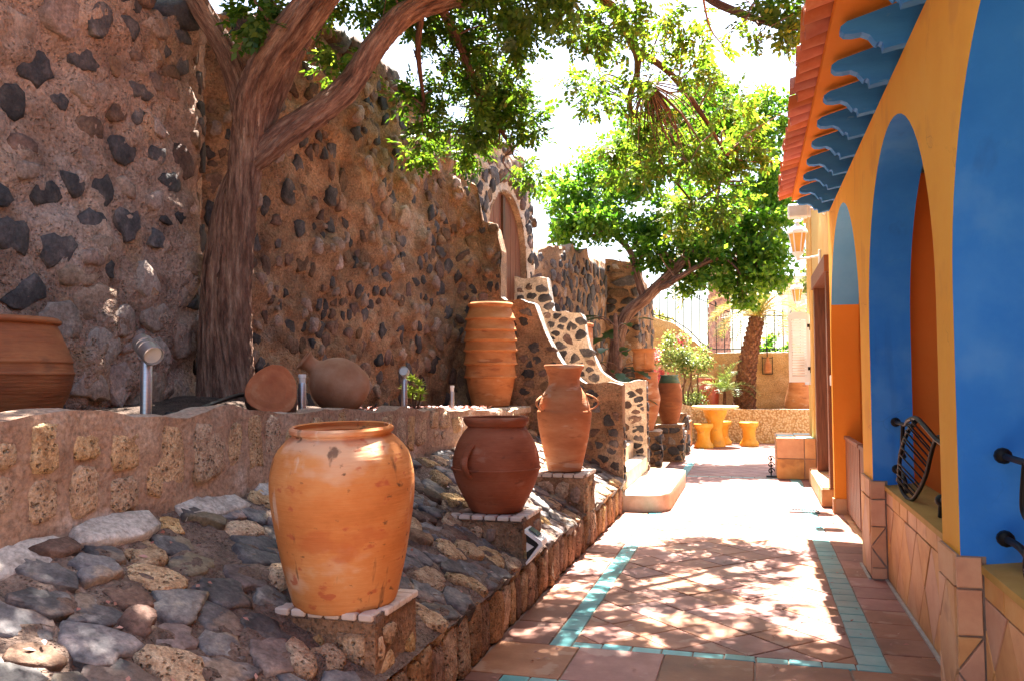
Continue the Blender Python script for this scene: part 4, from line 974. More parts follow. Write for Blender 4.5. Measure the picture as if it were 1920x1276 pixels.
stp = B().box((.75, 10.35, 0), (1.1, 12.6, .22), bev=.01).done('door_step', M['grout'], house)
k = 0
for i in range(8):
    w = 2.25 / 8; tile('tile', YZ(.75), shrink_poly(rect(10.36 + i * w, 10.36 + (i + 1) * w, .02, .215), .004), .012, .003, M['dado_tile'], stp); tile('tile', Plane3((0, 0, .22), (1, 0, 0), (0, 1, 0)), shrink_poly(rect(.745, 1.0, 10.36 + i * w, 10.36 + (i + 1) * w), .004), .010, .003, M['dado_tile'], stp)
tile('tile', XZ(10.35), rect(.745, .866, .02, .215), .01, .003, M['dado_tile'], stp)
B().box((.835, 10.08, 1.40), (.868, 10.17, 1.52), bev=.008).done('doorbell', M['white_paint'], house)
# drain pipe and narrow recess lines on the far wall
for yy in (13.2, 13.75): B().tube([(.855, yy, .2), (.855, yy, 3.9)], .03, 8).done('drainpipe', M['yellow_wall'], house)

# wooden gate in the entrance arch
gate = thing('wooden_gate', (.98, 8.6, 0), 'low brown wooden slat gate standing in the orange entrance arch', 'gate')
for (y0, y1) in ((7.34, 8.56), (8.64, 9.86)):
    for i in range(9):
        w = (y1 - y0) / 9; B().box((.955, y0 + i * w + .005, .05), (.985, y0 + (i + 1) * w - .005, .82), bev=.004).done('slat', M['wood'], gate)
    B().box((.988, y0, .15), (1.012, y1, .23)).box((.988, y0, .62), (1.012, y1, .70)).done('rail', M['wood'], gate)
    B().box((.94, y0, .822), (1.0, y1, .86), bev=.006).done('top_rail', M['wood'], gate)

# wrought-iron rails in the two window arches
def iron_rail(dy, label):
    X = .99; t = thing('iron_rail', (X, 5.64 + dy, .73), label, 'railing', 'wrought iron rails in the blue arches')
    def T(pts, r, name, n=8, sm=8, par=t):
        return B().tube([(X + (p[2] if len(p) > 2 else 0), p[0] + dy, p[1]) for p in pts], r, n, sm).done(name, M['iron'], par, smooth=True)
    top = [(6.70, 1.17), (6.45, 1.17), (6.25, 1.175), (5.97, 1.215, -.03), (5.56, 1.25, -.05), (5.30, 1.215, -.05), (5.04, 1.15, -.03), (4.72, 1.12), (4.42, 1.16)]
    T(top, .014, 'top_bar')
    la = [(5.56, 1.235, -.05), (5.80, 1.15, -.06), (6.02, 1.00, -.07), (6.17, .82, -.06), (6.12, .74, -.05), (5.98, .705, -.03), (5.80, .76, -.02), (5.60, .90), (5.44, 1.03), (5.30, 1.13), (5.16, 1.16), (5.05, 1.08), (4.98, .95), (4.90, .80)]
    T(la, .0135, 'loop')
    L1 = catmull(np.array([(a[0], a[1]) for a in la[0:5]]), 6); L2 = catmull(np.array([(a[0], a[1]) for a in la[9:4:-1]]), 6)
    for k in range(13):
        a, c = L1[int((k + .8) / 14 * (len(L1) - 1))], L2[int((k + .8) / 14 * (len(L2) - 1))]; md = ((a[0] + c[0]) / 2 + .02, (a[1] + c[1]) / 2 + .07, -.09)
        T([(a[0], a[1], -.06), md, (c[0], c[1], -.01)], .0055, 'rib', 6, 5)
    T([(6.36, 1.17), (6.40, 1.05), (6.40, .98), (6.33, .95)], .014, 'scroll'); T([(6.70, .83), (6.45, .83), (6.33, .78), (6.27, .70)], .015, 'scroll'); T([(4.40, .83), (5.0, .84), (5.16, .80), (5.20, .72)], .015, 'scroll')
    for yy, zz in ((6.66, 1.17), (6.66, .83), (5.16, .815), (4.46, 1.16)):
        v, f = lathe([(.001, -.034), (.02, -.03), (.033, -.012), (.034, .012), (.02, .03), (.001, .034)], (X, yy + dy, zz), 12, (0, 1, 0)); mesh('boss', v, f, M['iron'], t, smooth=True)
iron_rail(0, 'curled black wrought iron rail in the farther blue arch over the ochre sill')
iron_rail(-2.73, 'curled black wrought iron rail in the nearest blue arch, cut by the right edge')

# lanterns, floodlight, shutters, box on the far wall
def lantern(x, y, z, sc_, label, wx):
    t = thing('wall_lantern', (x, y, z), label, 'lantern', 'lanterns on the far house wall')
    def ring(prof, n=6): 
        v, f = lathe([(r * sc_ * 1.08, h * sc_) for r, h in prof], (x, y, z), n); return v, f
    v, f = ring([(.062, .10), (.105, .36), (.10, .36), (.058, .10)]); mesh('glass', v, f, M['amber_glass'], t)
    b = B()
    for k in range(6):
        a = k / 6 * 2 * math.pi; b.tube([(x + .063 * 1.08 * sc_ * math.cos(a), y + .063 * 1.08 * sc_ * math.sin(a), z + .10 * sc_), (x + .108 * 1.08 * sc_ * math.cos(a), y + .108 * 1.08 * sc_ * math.sin(a), z + .365 * sc_)], .009 * sc_, 5)
    b.done('frame', M['white_paint'], t)
    v, f = ring([(.12, .36), (.135, .375), (.128, .395), (.10, .44), (.045, .475), (.03, .49), (.024, .50), (.028, .52), (.05, .535), (.032, .555), (.012, .565), (.018, .59), (.001, .60)]); mesh('cap', v, f, M['white_paint'], t, smooth=True, autosmooth=45)
    v, f = ring([(.001, -.02), (.02, -.01), (.03, .03), (.07, .075), (.075, .10), (.001, .102)]); mesh('base', v, f, M['white_paint'], t, smooth=True, autosmooth=45)
    b = B().tube([(x, y, z + .01), (x + .05, y, z + .0), (wx - .03, y, z + .03)], .014 * sc_, 8, 6); b.tube([(x, y, z - .02), (x, y, z + .03)], .02 * sc_, 8); b.done('arm', M['white_paint'], t)
    B().box((wx - .03, y - .05, z - .09 * sc_), (wx - .002, y + .05, z + .12 * sc_), bev=.008).done('wall_plate', M['white_paint'], t)
lantern(.59, 11.5, 3.02, .92, 'nearer white six-sided wall lantern with amber panes beside the doorway', .87)
lantern(.70, 14.12, 2.62, .72, 'farther small lantern with amber panes hanging behind the shutters', .87)
fl = thing('floodlight', (.6, 10.6, 3.5), 'white square floodlight on the wall under the end of the eave', 'lamp')
B().box((.44, 10.55, 3.40), (.67, 10.70, 3.56), bev=.012).done('housing', M['white_paint'], fl); B().box((.455, 10.538, 3.415), (.655, 10.549, 3.545), bev=.003).done('lens', M['lamp_glass'], fl)
B().tube([(.67, 10.62, 3.50), (.865, 10.62, 3.50)], .018, 8).box((.67, 10.57, 3.41), (.70, 10.68, 3.56)).done('bracket', M['white_paint'], fl); B().box((.84, 10.55, 3.43), (.868, 10.69, 3.57)).done('wall_plate', M['white_paint'], fl)
def shutter(ang, label, hinge):
    t = thing('window_shutter', (hinge[0], hinge[1], hinge[2]), label, 'shutter', 'louvred shutters on the far house wall')
    W_, H_ = .30, 1.03; d = np.array([math.cos(ang), math.sin(ang), 0]); nn = np.array([-d[1], d[0], 0]); o = np.array(hinge)
    def bx(a0, a1, z0, z1, th, name, m=M['white_paint'], tilt=0):
        V = []
        for aa in (a0, a1):
            for s_ in (-th, th):
                for zz in (z0, z1): V.append(o + d * aa + nn * (s_ + (tilt if zz == z1 else -tilt)) + np.array([0, 0, zz]))
        mesh(name, V, [[0, 1, 3, 2], [4, 6, 7, 5], [0, 4, 5, 1], [2, 3, 7, 6], [0, 2, 6, 4], [1, 5, 7, 3]], m, t)
    bx(0, .045, 0, H_, .018, 'stile'); bx(W_ - .045, W_, 0, H_, .018, 'stile'); bx(.046, W_ - .046, 0, .09, .017, 'bottom_rail'); bx(.046, W_ - .046, H_ - .09, H_ + .03, .017, 'top_rail')
    for i in range(21): bx(.046, W_ - .046, .095 + i * .040, .095 + i * .040 + .034, .004, 'slat', tilt=.012)
    for z in (.18, .82): bx(-.03, .03, z, z + .05, .022, 'hinge', M['iron'])
shutter(math.pi, 'white louvred shutter opened flat towards the viewer by the corner', (.83, 13.45, 1.42))
shutter(R(98), 'white louvred shutter folded edge-on against the yellow wall', (.835, 13.52, 1.38))
bx_ = thing('tiled_bench', (.6, 13.4, 0), 'terracotta tiled bench block with a turquoise patterned top against the house', 'bench')
B().box((.33, 13.05, 0), (.865, 14.2, .60)).done('core', M['grout'], bx_)
for i in range(2):
    for j in range(2): tile('tile', XZ(13.05), shrink_poly(rect(.32 + i * .385, min(.865, .32 + (i + 1) * .385), .01 + j * .30, .01 + (j + 1) * .30), .006), .012, .004, M['dado_tile'], bx_)
for i in range(3):
    for j in range(2): tile('tile', YZ(.33), shrink_poly(rect(13.06 + i * .38, 13.06 + (i + 1) * .38, .01 + j * .30, .01 + (j + 1) * .30), .006), .012, .004, M['dado_tile'], bx_)
for i in range(3):
    for j in range(2): tile('top_tile', Plane3((0, 0, .60), (1, 0, 0), (0, 1, 0)), shrink_poly(rect(.33 + j * .26, .33 + (j + 1) * .26, 13.05 + i * .38, 13.05 + (i + 1) * .38), .006), .012, .004, M['turq'] if (i + j) % 2 else M['dado_tile'], bx_)
ir = thing('iron_ornament', (.24, 13.3, 0), 'small curled black iron ornament on the floor left of the tiled bench', 'ornament')
for k in range(3):
    B().tube([(.24 + .05 * math.cos(t * 1.0) * (1 - t / 9), 13.25 + k * .03, .10 + k * .09 + .05 * math.sin(t) * (1 - t / 9)) for t in np.linspace(0, 7, 18)], .009, 6).done('scroll', M['iron'], ir, smooth=True)
B().box((.17, 13.22, .012), (.32, 13.34, .03)).tube([(.24, 13.28, .03), (.24, 13.28, .33)], .01, 6).done('stand', M['iron'], ir)

# ================================================================== POTS
def lerp_prof(p, n=4):
    """smooth a (r,z) profile"""
    return catmull(np.array(p, float), n)
def jar(name, c, prof, label, m, rim_in=None, n=56, ridges=None, inner=True, group=None, sharp=None):
    t = thing(name, c, label, 'pot', group)
    P_ = [tuple(q) for q in (lerp_prof(prof, 5) if sharp is None else prof)]
    w = .016; r0, z0 = P_[-1]
    P2 = P_ + [(r0 - .006, z0 + .006), (r0 - w, z0 + .002)] + [(max(.02, r - w), z) for r, z in P_[::-1] if z < z0 - .015 and z > z0 * .35]
    prof2 = [(r, z) for r, z in P2]
    v, f = lathe(prof2, (0, 0, 0), n)
    ang = np.arctan2(v[:, 1], v[:, 0]); rr = 1 + .006 * vn(np.column_stack([np.cos(ang) * 1.5, np.sin(ang) * 1.5, v[:, 2] * 5]), hash(label) % 97)
    v[:, 0] *= rr; v[:, 1] *= rr
    mesh('body', v + np.array(c), f, m, t, smooth=True, autosmooth=38, org=c)
    return t
u1 = jar('large_urn', (-1.69, 3.29, .572), [(.20, 0), (.215, .01), (.235, .08), (.262, .20), (.290, .36), (.302, .47), (.298, .55), (.275, .63), (.232, .683), (.209, .70), (.206, .708), (.213, .713), (.218, .719), (.218, .730), (.213, .735)], 'largest weathered pale orange urn on the nearest pedestal', M['pot_pale'])
u1.rotation_euler = (R(2.8), 0, 0)
u1.location.z -= .006
u1.location.x += .012
c2 = (-1.70, 5.56, .602)
p2 = jar('round_pot', c2, [(.165, 0), (.178, .01), (.205, .06), (.262, .17), (.296, .27), (.3005, .285), (.308, .288), (.308, .296), (.3005, .299), (.300, .31), (.292, .38), (.262, .47), (.222, .535), (.196, .565), (.194, .572), (.205, .580), (.222, .605), (.226, .622), (.222, .632)], 'round dark red terracotta pot with strap handles on the middle pedestal', M['pot_red'])
def handle(par, c, ang, r0, z0, r1, z1, out, w, m, n=10):
    ca, sa = math.cos(ang), math.sin(ang); pts = []
    for t in np.linspace(0, 1, n):
        r = r0 + (r1 - r0) * t + out * math.sin(math.pi * t) ** .7; z = z0 + (z1 - z0) * t; pts.append((r, z))
    pts = np.array(pts); V = []; tt = np.gradient(pts, axis=0); tt /= np.linalg.norm(tt, axis=1)[:, None]; nrm = np.column_stack([tt[:, 1], -tt[:, 0]]); k = 8
    for i in range(n):
        for q in range(k):
            a = q / k * 2 * math.pi; r = pts[i, 0] + nrm[i, 0] * math.cos(a) * w * .38; z = pts[i, 1] + nrm[i, 1] * math.cos(a) * w * .38; s_ = math.sin(a) * w
            V.append((c[0] + r * ca - s_ * sa, c[1] + r * sa + s_ * ca, c[2] + z))
    mesh('handle', V, [[i * k + q, i * k + (q + 1) % k, (i + 1) * k + (q + 1) % k, (i + 1) * k + q] for i in range(n - 1) for q in range(k)], m, par, smooth=True)
for a in (R(-110), R(70)): handle(p2, c2, a, .290, .25, .262, .46, .075, .030, M['pot_red'])
c3 = (-1.66, 7.56, .662)
p3 = jar('tall_amphora', c3, [(.145, 0), (.155, .01), (.165, .06), (.195, .19), (.228, .35), (.246, .48), (.248, .525), (.242, .545), (.236, .55), (.226, .60), (.20, .675), (.165, .735), (.146, .77), (.143, .80), (.150, .86), (.168, .915), (.180, .932), (.183, .945), (.180, .955)], 'tall amphora with a wide neck and small ear handles on the third pedestal', M['pot_mid'])
for a in (R(-130), R(5)): handle(p3, c3, a, .232, .55, .200, .695, .095, .019, M['pot_mid'])
c4 = (-2.90, 9.28, 1.18)
bp = [(.20, 0), (.215, .01), (.235, .10), (.262, .22), (.280, .32)]
for k, z in enumerate((.325, .475, .625, .745, .860, .985)):
    z2 = (.475, .625, .745, .860, .985, 1.135)[k]; ra = (.298, .305, .305, .302, .295, .286)[k]; rb = (.290, .297, .296, .292, .284, .250)[k]
    bp += [(ra - .012, z), (ra + .006, z + .005), (ra + .007, z + .020), (ra - .004, z + .030), (rb - .012, z2 - .006)]
bp += [(.248, 1.14), (.262, 1.15), (.266, 1.165), (.258, 1.178)]
t4 = jar('barrel_jar', c4, bp, 'tall ringed terracotta barrel jar at the end of the planting bed', M['pot_band'], sharp=True)
tt = thing('plinth_slab', (-2.85, 9.25, 1.1), 'thin stone slab under the ringed barrel jar', 'slab')
B().box((-3.25, 8.93, 1.10), (-2.50, 9.60, 1.178), bev=.015).done('slab', M['mortar_pale'], tt)
c5 = (-3.40, 3.12, 1.285)
jar('belly_pot', c5, [(.24, 0), (.255, .01), (.285, .07), (.325, .17), (.338, .235), (.342, .243), (.342, .251), (.336, .26), (.33, .29), (.333, .30), (.331, .31), (.31, .36), (.275, .44), (.262, .47), (.262, .476), (.275, .482), (.278, .495), (.27, .503)], 'glazed brown banded pot cut by the left edge, in front of the rubble wall', M['pot_brown'])
# lying jug
axis = Vector((-.64, -.48, .60)).normalized(); jc = np.array((-2.90, 5.55, 1.32)) + np.array((0, 0, .07))
jt = thing('lying_jug', tuple(jc), 'dusty round jug lying on its side in the bed with its mouth to the front', 'jug')
prof = catmull(np.array([(.02, -.20), (.10, -.19), (.17, -.13), (.20, -.02), (.185, .09), (.13, .17), (.075, .21), (.058, .235), (.058, .27), (.068, .30), (.082, .315), (.08, .325)]), 5); prof = [tuple(p) for p in prof] + [(.06, .322), (.045, .28), (.045, .22), (.08, .16), (.02, .05)]
v, f = lathe(prof, jc + np.array((.02, .0, .06)), 40, axis); mesh('body', v, f, M['jug_grey'], jt, smooth=True, org=tuple(jc))
# sawn log
lg = thing('sawn_log', (-2.95, 4.75, 1.28), 'short sawn log with a reddish cut face lying beside the trunk', 'log')
la = Vector((.45, -.75, .22)).normalized(); lc = np.array((-2.98, 4.82, 1.40))
rid = lambda a, L, t: 1 + .06 * np.sin(a * 3 + 1) + .035 * vn(np.column_stack([np.cos(a) * 3, np.sin(a) * 3, np.full(len(a), L * 2)]), 5)
v, f = tube([lc - np.array(la) * .22, lc - np.array(la) * .1, lc + np.array(la) * .08, lc + np.array(la) * .14], [.15, .165, .165, .16], 28, 0, rid, cap=True); mesh('bark', v, f[:-1], M['twig'], lg, smooth=True)
e = v[-28:]; mid = e.mean(0); rings_ = [mid + (e - mid) * s_ + np.array(la) * (.004 * (k % 2)) for k, s_ in enumerate((1, .97, .8, .55, .3))]
mesh('cut_face', np.concatenate(rings_ + [mid[None]]), [[k * 28 + i, k * 28 + (i + 1) % 28, (k + 1) * 28 + (i + 1) % 28, (k + 1) * 28 + i] for k in range(4) for i in range(28)] + [[4 * 28 + i, 4 * 28 + (i + 1) % 28, 5 * 28] for i in range(28)], M['log_face'], lg)

# garden spotlights on posts
def spot(x, y, zb, zt, r, head, label, hd=(.0, -1, -.4)):
    t = thing('garden_spotlight', (x, y, zb), label, 'lamp', 'metal garden lights in the planting bed')
    v, f = lathe([(r, 0), (r, zt - zb - .01), (r * .8, zt - zb)], (x, y, zb), 16); mesh('post', v, f, M['alu'], t, smooth=True, autosmooth=40)
    if head:
        h = np.array((x, y, zt)); ax = Vector(hd).normalized(); k = head
        B().tube([h - np.array((0, 0, .01)), h + np.array((.0, .0, .035))], r * .6, 8).done('joint', M['alu'], t, smooth=True)
        pr = [(.018, -.07), (.04, -.065), (.044, -.05), (.044, -.02), (.041, -.018), (.041, -.012), (.045, -.010), (.045, .01), (.042, .012), (.042, .018), (.046, .02), (.046, .075), (.042, .078), (.04, .06)]
        v, f = lathe([(a * k, b_ * k) for a, b_ in pr], tuple(h + np.array((.0, 0, .06))), 20, ax); mesh('head', v, f, M['alu'], t, smooth=True, autosmooth=40)
        v, f = lathe([(.001 * k, .062 * k), (.039 * k, .062 * k), (.039 * k, .065 * k), (.001 * k, .066 * k)], tuple(h + np.array((.0, 0, .06))), 20, ax); mesh('lens', v, f, M['lamp_glass'], t)
    else:
        v, f = lathe([(r * .85, 0), (r * .85, .03), (r, .032), (r, .05), (r * .9, .055)], (x, y, zt), 16); mesh('cap', v, f, M['lamp_glass'], t, smooth=True, autosmooth=40)
spot(-2.93, 3.58, 1.26, 1.60, .028, 1.15, 'tallest aluminium spotlight with a tilted ribbed head near the left pot', (.72, -.35, -.42))
spot(-2.84, 4.95, 1.24, 1.48, .026, 0, 'short aluminium post light between the sawn log and the lying jug', ())
spot(-2.78, 6.5, 1.19, 1.50, .024, .85, 'aluminium spotlight with its round lens facing the viewer beside the succulent', (.25, -.9, .12))
spot(-2.76, 7.6, 1.16, 1.38, .020, 0, 'smallest pale post light near the ringed barrel jar', ())
hs = B().tube([(-2.9, 3.7, 1.325), (-2.95, 3.95, 1.32), (-3.0, 4.2, 1.36), (-3.1, 4.6, 1.40), (-3.25, 5.0, 1.40)], .014, 8, 8).done('garden_hose', M['black_plastic'], None, smooth=True)
setp(hs, 'black hose trailing over the soil from the left spotlight to the log', 'hose')
ch = []; N_ = 900; px_ = rng.uniform(-3.1, -2.66, N_); py_ = rng.uniform(6.2, 8.6, N_); b = B()
aa = rng.uniform(0, 6.28, N_); ss = rng.uniform(.012, .03, N_); pz_ = bedz(px_, py_) + rng.uniform(.012, .05, N_)
V = np.empty((N_ * 4, 3)); tl = rng.uniform(-.5, .5, (N_, 2))
for k, (da, sx) in enumerate(((0, 1), (1.57, .6), (3.14, 1), (4.71, .6))):
    V[k::4, 0] = px_ + np.cos(aa + da) * ss * sx; V[k::4, 1] = py_ + np.sin(aa + da) * ss * sx; V[k::4, 2] = pz_ + np.cos(da) * ss * tl[:, 0] + np.sin(da) * ss * tl[:, 1]
mesh('bark_chips', V, [[4 * i, 4 * i + 1, 4 * i + 2, 4 * i + 3] for i in range(N_)], M['chips'], kind='stuff')

# ================================================================== FOLIAGE
def quads(name, V, m, parent, kind=None, mi=None):
    n = len(V) // 4; me = bpy.data.meshes.new(name); org = V.mean(0)
    me.vertices.add(len(V)); me.vertices.foreach_set('co', (V - org).astype(np.float32).ravel())
    me.loops.add(4 * n); me.loops.foreach_set('vertex_index', np.arange(4 * n, dtype=np.int32)); me.polygons.add(n)
    me.polygons.foreach_set('loop_start', np.arange(0, 4 * n, 4, dtype=np.int32)); me.update(calc_edges=True)
    for q in (m if isinstance(m, list) else [m]): me.materials.append(q)
    if mi is not None: me.polygons.foreach_set('material_index', mi.astype(np.int32))
    o = bpy.data.objects.new(name, me); COL.objects.link(o); place(o, parent, org)
    if kind: o['kind'] = kind
    return o
def unit(v): return v / (np.linalg.norm(v, axis=-1, keepdims=True) + 1e-9)
def leaf_quads(base, d, nrm, L, W):
    """diamond leaflets, slightly folded: base, side, tip, side"""
    s = unit(np.cross(d, nrm)); n2 = unit(np.cross(s, d)); L = L[:, None]; W = W[:, None]
    V = np.empty((len(base) * 4, 3)); V[0::4] = base; V[1::4] = base + d * L * .45 + s * W + n2 * W * .35; V[2::4] = base + d * L; V[3::4] = base + d * L * .45 - s * W + n2 * W * .35
    return V
def in_clumps(cl, dens, tr=.16, per=16):
    """leaf positions gathered in tufts through each clump's volume, gaps between them"""
    P_ = []; C_ = []
    for (x, y, z, a, b_, c) in cl:
        n = max(3, int(dens * (a * b_ * c) ** (2 / 3) / per)); u = unit(rng.normal(size=(n, 3))); r = rng.uniform(.15, 1.0, n) ** .6
        t = np.array((x, y, z)) + u * r[:, None] * np.array((a, b_, c)) * 1.1
        t = t[fbm(t * 1.7, 2, 77) > -.22]; n = len(t)
        k = rng.poisson(per, n) + 2; idx = np.repeat(np.arange(n), k); uu = unit(rng.normal(size=(len(idx), 3))); sz = rng.uniform(.6, 1.35, n)[idx]
        P_.append(t[idx] + uu * (rng.uniform(0, 1, len(idx)) ** .5 * sz * tr)[:, None] * np.array((1, 1, .75))); C_.append(unit(uu + u[rng.integers(0, len(u), len(idx))] * .2))
    return np.concatenate(P_), np.concatenate(C_)
def pinnate(cl, dens, size=1.0, pairs=4, tr=.17):
    O, U = in_clumps(cl, dens, tr, 14); n = len(O); d = unit(U * .7 + rng.normal(size=(n, 3)) * .7 + np.array((0, 0, -.45))); up = unit(np.array((0, 0, 1.0)) + rng.normal(size=(n, 3)) * .45)
    s = unit(np.cross(d, up)); up = unit(np.cross(s, d)); sz = size * rng.uniform(.75, 1.25, n); V = []
    for k in range(pairs):
        for sg in (-1, 1):
            bs = O + d * ((k + .6) * .026 * sz)[:, None] + up * (-(k * .5) ** 2 * .004 * sz)[:, None]; dd = unit(d * .55 + s * sg * .85 + rng.normal(size=(n, 3)) * .14 - np.array((0, 0, .12)))
            V.append(leaf_quads(bs, dd, unit(up + rng.normal(size=(n, 3)) * .25), .056 * sz * (1 - .08 * k), .0145 * sz))
    V.append(leaf_quads(O + d * (pairs * .027 * sz)[:, None], d, up, .056 * sz, .0145 * sz))
    return np.concatenate(V)
def simple(cl, dens, L=.09, W=.022, tr=.14, per=8):
    O, U = in_clumps(cl, dens, tr, per); n = len(O); V = []
    for k in range(5):
        d = unit(U * .5 + rng.normal(size=(n, 3)) + np.array((0, 0, -.15))); up = unit(np.array((0, 0, 1.0)) + rng.normal(size=(n, 3)) * .6)
        V.append(leaf_quads(O + rng.normal(size=(n, 3)) * .05, d, up, L * rng.uniform(.7, 1.2, n), W * rng.uniform(.8, 1.2, n)))
    return np.concatenate(V)
def twigs(cl, skel, m, parent, n_per=2, r=.006, name='twigs', sag=.08):
    sk = np.concatenate([catmull(np.array(k)[:, :3], 5) for k in skel]); b = B()
    for (x, y, z, a, b_, c) in cl:
        for q in range(n_per):
            e = np.array((x, y, z)) + rng.normal(size=3) * np.array((a, b_, c)) * .55; i = np.argmin(((sk - e) ** 2).sum(1)); s = sk[i]
            if np.linalg.norm(s - e) > 2.2: continue
            md = (s + e) / 2 + rng.normal(size=3) * .08 + np.array((0, 0, sag)); b.tube([s, md, e], [r * 2.0, r * 1.3, r * .5], 5, 4, cap=False)
    if b.v: b.done(name, m, parent, smooth=True, kind='stuff')

T1 = [(-3.32,5.00,4.02,0.17,0.15,0.14),(-3.26,5.20,4.02,0.11,0.10,0.11),(-3.41,6.20,4.22,0.17,0.24,0.27),(-3.07,6.50,4.69,0.41,0.37,0.18),(-2.52,7.00,4.81,0.67,0.60,0.22),(-1.78,7.00,4.70,0.65,0.59,0.19),(-2.70,7.50,4.56,0.41,0.37,0.31),(-2.98,7.50,4.09,0.26,0.25,0.28),(-2.53,7.80,4.17,0.52,0.47,0.31),(-2.89,8.00,3.92,0.52,0.46,0.19),(-2.13,8.00,4.09,0.32,0.29,0.26),(-2.21,8.30,3.69,0.16,0.16,0.18),(-2.31,7.60,4.45,0.46,0.41,0.25),(0.16,6.80,4.30,0.27,0.24,0.18),(0.37,6.90,4.23,0.11,0.13,0.15)]
T1W = [(-1.24,8.00,4.79,0.46,0.42,0.41),(-1.55,8.50,4.46,0.30,0.27,0.28),(-0.58,8.00,4.76,0.61,0.55,0.33),(-0.70,8.80,4.42,0.50,0.45,0.44),(-0.39,9.00,4.34,0.39,0.40,0.45),(-0.97,9.20,3.87,0.52,0.47,0.41),(-0.30,9.20,3.82,0.51,0.46,0.46),(0.12,9.40,4.04,0.32,0.36,0.40),(-0.60,9.40,3.36,0.53,0.47,0.29),(-1.24,9.00,4.01,0.34,0.31,0.34)]
TOP = [(-3.6,5.6,5.4,.9,.9,.45),(-2.6,5.4,5.7,.9,.9,.45),(-2.0,6.6,5.8,.8,.9,.4),(-1.2,6.4,5.7,.7,.8,.4),(-.4,6.6,5.6,.7,.7,.4),(-2.8,7.4,5.6,.8,.8,.4),(-1.3,7.8,5.9,.8,.6,.35),(-3.9,4.2,5.2,.8,.8,.4),(-3.1,3.9,5.6,.7,.7,.35),(-.3,7.7,5.6,.6,.5,.3),(-.6,7.1,5.9,.7,.5,.3),(.1,7.3,6.0,.6,.5,.3),(-1.1,7.1,6.2,.6,.5,.3),(-2.0,7.6,6.3,.7,.5,.3),(-.2,6.2,6.0,.6,.6,.3),(-1.5,4.6,6.2,.5,.5,.3)]  # crown above the view, unseen clumps added to shade bank and path
trunk = [(-3.60,5.30,1.22),(-3.59,5.30,1.34),(-3.60,5.30,1.55),(-3.62,5.30,1.93),(-3.59,5.30,2.43),(-3.51,5.28,2.97),(-3.45,5.25,3.31),(-3.39,5.20,3.52)]
bA = [(-3.45,5.25,3.25),(-3.57,5.25,3.71),(-3.68,5.20,3.98),(-3.79,5.10,4.22),(-3.95,5.00,4.7),(-4.0,4.8,5.3)]
bB = [(-3.46,5.25,3.25),(-3.38,5.19,3.50),(-3.18,5.10,3.73),(-2.87,5.00,3.95),(-2.54,4.90,4.19),(-2.31,4.90,4.51),(-2.1,4.9,5.2)]
bB2 = [(-3.45,5.28,3.20),(-3.44,5.55,3.70),(-3.38,5.80,4.15),(-3.20,6.00,4.60),(-3.0,6.3,5.2),(-2.7,6.6,5.6)]
bC = [(-3.50,5.27,3.02),(-3.42,5.30,3.10),(-3.28,5.41,3.28),(-3.12,5.60,3.48),(-2.96,5.80,3.73),(-2.83,6.00,4.10),(-2.71,6.30,4.47),(-2.51,6.70,4.75),(-2.34,7.20,4.98),(-1.93,7.60,5.20),(-1.39,8.00,5.23),(-1.09,8.40,4.82),(-1.09,8.60,4.62)]
bD = [(-3.72,5.24,1.22),(-3.725,5.24,1.5),(-3.73,5.24,1.95),(-3.69,5.24,2.45),(-3.62,5.25,2.85),(-3.55,5.26,3.05)]
C1 = [(-2.51,6.70,4.66),(-2.54,7.20,4.58),(-2.49,7.50,4.28),(-2.40,7.90,4.03),(-2.29,8.10,3.80)]
C2 = [(-2.63,6.50,4.55),(-2.82,6.90,4.40),(-2.92,7.30,4.05)]
C3 = [(-1.09,8.40,4.82),(-0.75,8.70,4.61),(-0.45,9.00,4.23),(-0.24,9.20,3.87)]
C4 = [(-1.09,8.60,4.62),(-1.20,8.80,4.35),(-1.02,9.10,3.96),(-0.60,9.40,3.41)]
C5 = [(-1.39,8.00,5.23),(-0.64,7.60,5.10),(-0.21,7.20,4.63),(0.21,6.90,4.29),(0.40,6.80,4.19)]
tree = thing('pepper_tree', (-3.6, 5.3, 1.3), 'big old tree with furrowed twisted trunk growing against the rubble wall', 'tree')
def barkridge(tw, k1, amp):
    def f(a, L, t):
        q = a + L * tw; p = np.column_stack([np.cos(q) * k1, np.sin(q) * k1, np.full(len(a), L * 2.4)])
        n = vn(p, 4); n2 = vn(p * 2.3, 9); return 1 - amp * .3 + amp * (1 - 2.4 * np.abs(n) ** .7) * .8 + amp * .6 * (1 - 2.2 * np.abs(n2) ** .7) + .05 * np.sin(2 * a + L * 2)
    return f
b = B()
b.limb(trunk, [.18, .158, .147, .138, .128, .122, .122, .11], 84, 14, barkridge(.9, 5.5, .11)); b.limb(bD, [.112, .10, .094, .085, .068, .03], 60, 12, barkridge(.6, 4.5, .11))
b.limb(bB, [.11, .122, .122, .115, .105, .09, .07], 72, 12, barkridge(1.2, 4.6, .09)); b.limb(bB2, [.10, .11, .10, .09, .07, .04], 40, 10, barkridge(1.0, 3.4, .06))
b.limb(bA, [.09, .092, .082, .075, .065, .05], 40, 10, barkridge(1.0, 3.2, .06)); b.limb(bC, [.07, .098, .108, .106, .10, .094, .09, .09, .08, .068, .055, .045, .03], 56, 12, barkridge(1.2, 4.0, .085))
b.bark_done('trunk', M['bark'], tree, org=(-3.6, 5.3, 1.3))
lim = [(C1, [.045, .04, .035, .025, .012]), (C2, [.03, .025, .012]), (C3, [.04, .035, .025, .012]), (C4, [.035, .03, .022, .01]), (C5, [.05, .045, .035, .025, .014])]
for pts_, rad_ in lim: B().limb(pts_, rad_, 16, 8, barkridge(1, 2, .06)).bark_done('limb', M['bark_red'], tree)
